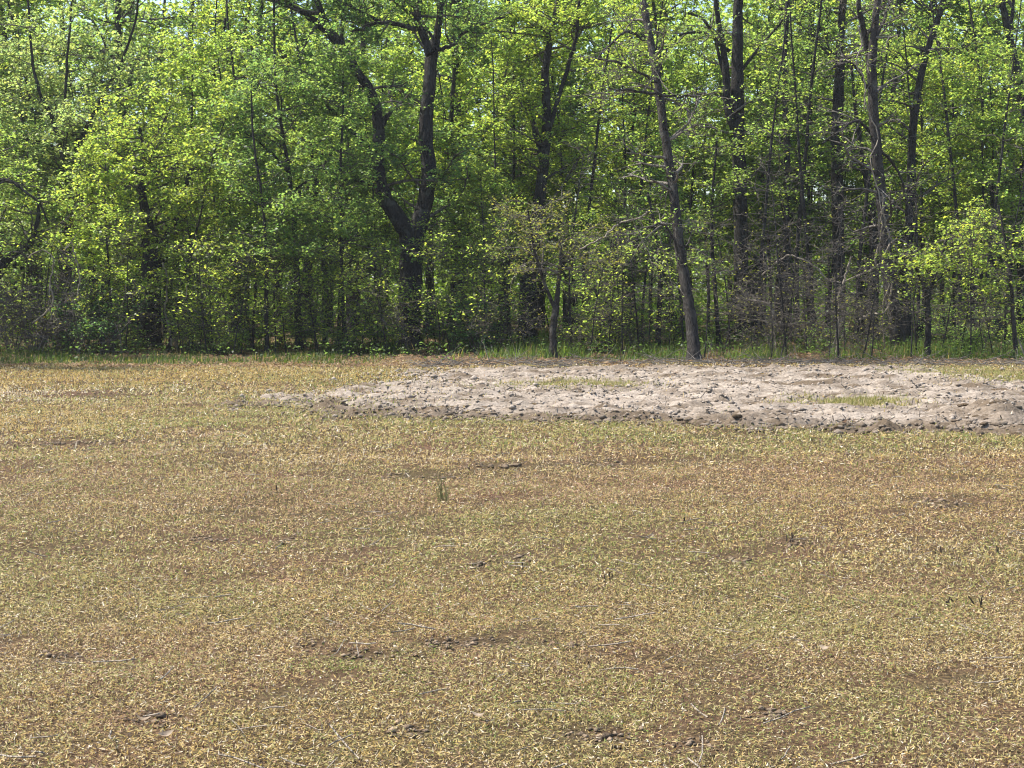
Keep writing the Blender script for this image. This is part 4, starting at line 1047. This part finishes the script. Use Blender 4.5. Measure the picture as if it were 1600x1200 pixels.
for px, py, w, lab in CL:
    p = ground_at(px, py); m = mpp(p[1]); p[2] -= 0.004
    root = empty('earth_clump', tuple(p)); tag(root, lab, 'earth clump', 'turned earth clumps in the grass')
    k = max(5, int(w / 3.5))
    for j in range(k):
        rr = rd.uniform(0.007, 0.017) * (1 + 0.9 * (p[1] > 12))
        c = np.array([[rd.normal(0, 0.45) * w * m, rd.normal(0, 0.05 + 5 * m), rr * 0.3 + 0.004]])
        V, Fc, nv = lumps(1, c, np.array([rr]), rd, 0.6); V[:, 0] = (V[:, 0] - c[0, 0]) * 1.25 + c[0, 0]
        mesh_obj('clod', V, Fc, 3, M_SOIL, root, col=np.repeat((brown * rd.uniform(0.8, 1.8))[None], nv, 0))
# crumbs of earth in the bare scars of the field
ce, ra = [], []
for a, b, c_, d_ in SCARS:
    for j in range(int(14 + c_ * 0.6)):
        p = ground_at(a + rd.normal(0, 0.6) * c_, b + rd.normal(0, 0.8) * d_); q = rd.gamma(2, 0.0028) + 0.004
        q *= 1 + 0.9 * sstep(8, 20, p[1]); p[2] += q * 0.3; ce.append(p); ra.append(q)
ce, ra = np.array(ce), np.array(ra)
V, Fc, nv = lumps(len(ra), ce, ra, rd, 0.7, fine=False)
o = mesh_obj('earth_crumbs', V, Fc, 3, M_SOIL, col=np.repeat(brown * rd.uniform(0.9, 2.6, (len(ra), 1)), nv, 0))
tag(o, 'crumbs of bare earth in the worn spots of the field', 'earth', kind='stuff')
# bleached straws and sticks lying about
tb = Tubes()
for i in range(420):
    yy = 4.3 + 20 * rd.random() ** 1.5; xx = rd.uniform(-1, 1) * (yy / 3 + 1)
    if soil_sd(np.array([xx]), np.array([yy]))[0] > -0.2: continue
    a = rd.uniform(0, 6.28)
    P = path(rd, np.array([xx, yy, float(height(np.array([xx]), np.array([yy]))[0]) + 0.03]), np.array([math.cos(a), math.sin(a), rd.normal(0.05, 0.12)]), rd.uniform(0.05, 0.20), 3, 0.1)
    tb.add(P, np.full(4, rd.uniform(0.0018, 0.0038)), 4)
o = tb.build('straw', M_TAN); tag(o, 'bleached straws and thin sticks lying on the grass', 'straw', kind='stuff')
DL = [(222, 1148, 'curled pale dead leaf in a bare brown patch at the bottom left'), (262, 1172, 'pinkish curled dead leaf below another at the bottom left'), (735, 973, 'small folded pale leaf above the earth clumps'), (1290, 1025, 'tiny bleached leaf on the right side of the field'), (748, 1140, 'upright bleached leaf on a dark clump near the bottom middle')]
for px, py, lab in DL:
    p = ground_at(px, py); p[2] += 0.03
    V = []; 
    for i in range(6):
        t = i / 5 - 0.5
        for j, sgn in enumerate((-1, 0, 1)):
            wv = 0.011 * (1 - (2 * t) ** 2 * 0.85)
            V.append((t * 0.055, sgn * wv, abs(sgn) * wv * 0.8 + 0.02 * (t * 2) ** 2))
    f = [(a * 3 + b, a * 3 + b + 1, a * 3 + b + 4, a * 3 + b + 3) for a in range(5) for b in range(2)]
    o = mesh_obj('dead_leaf', np.array(V), np.array(f), 4, M_GRASS, col=np.tile(np.array([[0.43, 0.34, 0.25]]), (18, 1)), smooth=True)
    o.location = p; o.rotation_euler = (rd.normal(0, .3), rd.normal(0, .3), rd.uniform(0, 6.28))
    tag(o, lab, 'leaf', 'dead leaves lying in the field')
# fallen logs
def log(px0, py0, px1, py1, Y, w, lab, material=M_BARK, stubs=2):
    a, b = at(px0, py0, Y), at(px1, py1, Y + 0.6); m = mpp(Y)
    c = (a + b) / 2; c[2] = 0
    root = empty('fallen_log', tuple(c)); tag(root, lab, 'log')
    P = smooth([a, a * .6 + b * .4 + [0, 0, .04], b], 11); P[1:] += rd.normal(0, 0.015, (10, 3))
    tb = Tubes(); tb.add(P, np.linspace(w * m / 2, w * m * 0.33, 11), 8); tb.build('trunk', material, root, c)
    for i in range(stubs):
        q = P[rd.integers(2, 9)]; tb = Tubes()
        tb.add(path(rd, q, np.array([rd.normal(0, .5), rd.normal(0, .3), 1]), rd.uniform(0.3, 0.7), 4, 0.1), np.linspace(0.03, 0.012, 5), 5)
        tb.build('branch_stub', material, root, c)
log(1452, 527, 1500, 516, 43, 12, 'dark fallen log slanting behind the small twiggy-crowned tree')
log(1538, 518, 1578, 514, 44, 15, 'thick dark fallen log lying near the right margin under the trees')
log(1578, 578, 1660, 571, 32.6, 9, 'grey fallen log lying at the far soil edge by the right margin', M_DEAD, 1)
log(1110, 574, 1230, 570, 32.2, 4, 'long thin fallen branch on the far edge of the soil', M_DEAD, 0)
log(645, 576, 745, 574, 31.6, 4, 'thin dead branch where grass meets the far soil edge', M_DEAD, 0)
log(860, 577, 960, 573, 31.8, 4, 'dead branch on the soil edge behind the tan-crowned little tree', M_DEAD, 0)
# climbing and hanging vines
def vine(pts, Y, w, lab, dy=0.0):
    P = [at(px, py, Y + dy * i / len(pts)) for i, (px, py) in enumerate(pts)]
    S_ = smooth(P, 6 * (len(P) - 1) + 1); S_[1:] += rd.normal(0, 0.012, (len(S_) - 1, 3))
    tb = Tubes(); tb.add(S_, np.full(len(S_), w * mpp(Y) / 2), 5); o = tb.build('vine', M_TAN); tag(o, lab, 'vine', 'bare tan vines hanging among the trees')
vine([(1382, 545), (1379, 480), (1390, 440), (1368, 410), (1378, 360), (1372, 300), (1360, 250), (1372, 215), (1352, 160)], 38.2, 2.0, 'tan vine climbing the flared grey trunk')
vine([(1377, 300), (1384, 350), (1398, 385), (1412, 398), (1421, 390), (1414, 378), (1402, 374), (1392, 380), (1380, 400)], 38.0, 3.0, 'tan vine curled in a loop beside the flared grey trunk')
vine([(1340, 40), (1346, 70), (1338, 100), (1352, 130), (1350, 170)], 38.2, 2.6, 'short tan vine under the fork of the flared grey trunk')
vine([(1190, 430), (1230, 400), (1270, 415), (1300, 440), (1340, 432), (1380, 410)], 37.0, 2.6, 'tan vine arching over the twig thicket towards the flared grey trunk')
vine([(1150, 466), (1180, 470), (1205, 480), (1208, 520), (1206, 566)], 36.0, 3.0, 'tan vine bending down to the soil edge by the tall straight trunk')
vine([(1306, 566), (1310, 500), (1312, 460), (1322, 430), (1330, 400)], 36.4, 3.6, 'pale stem-like vine rising in the twig thicket')
vine([(1343, 500), (1360, 490), (1385, 486), (1395, 440)], 37.4, 3.4, 'pale branch-like vine slanting across the dark stub trunk')
vine([(905, 390), (940, 372), (970, 348), (1000, 340), (1012, 330)], 37.0, 3.0, 'tan vine slanting up between the tan-crowned tree and leaning trunk')
vine([(845, 370), (848, 400), (846, 430), (852, 440)], 36.0, 2.4, 'short pale vine hanging in the tan crown')
vine([(80, 500), (77, 450), (84, 405), (66, 392), (44, 402)], 36.8, 2.2, 'tan vine arching over the bramble heap')
vine([(122, 470), (124, 430), (118, 402), (112, 380)], 37.0, 2.2, 'pale vine on the shoulder of the bramble heap')
vine([(50, 505), (70, 490), (82, 470), (78, 440)], 36.4, 2.6, 'pale stick-like vine slanting across the bramble heap')
vine([(268, 540), (266, 515), (262, 508), (258, 480), (262, 440), (254, 410)], 38.6, 3.4, 'tan vine hanging beside the leaf-wrapped trunk')
vine([(1310, 260), (1318, 240), (1322, 210), (1316, 180), (1322, 150)], 50, 2.6, 'pale vine coiled on the ivy-clad trunk')



# ------------------------------------------------------------------ thin bright spring air
ex, ey0, ey1 = float(np.abs(gx).max()) + 20, float(gy.min()) - 20, float(gy.max()) + 20
hz = [(-ex, ey0, -1.3), (ex, ey0, -1.3), (ex, ey1, -1.3), (-ex, ey1, -1.3), (-ex, ey0, 26), (ex, ey0, 26), (ex, ey1, 26), (-ex, ey1, 26)]
m, t, out = mat('haze_air')
pv = N(t, 'ShaderNodeVolumePrincipled'); pv.inputs['Density'].default_value = 0.00036; pv.inputs['Color'].default_value = (0.93, 0.96, 1.0, 1); pv.inputs['Anisotropy'].default_value = 0.3
t.links.new(pv.outputs[0], out.inputs['Volume'])
o = mesh_obj('haze', np.array(hz, float), np.array([(0, 3, 2, 1), (4, 5, 6, 7), (0, 1, 5, 4), (1, 2, 6, 5), (2, 3, 7, 6), (3, 0, 4, 7)]), 4, m)
tag(o, 'thin bright haze in the air over field and wood', 'haze', kind='stuff')
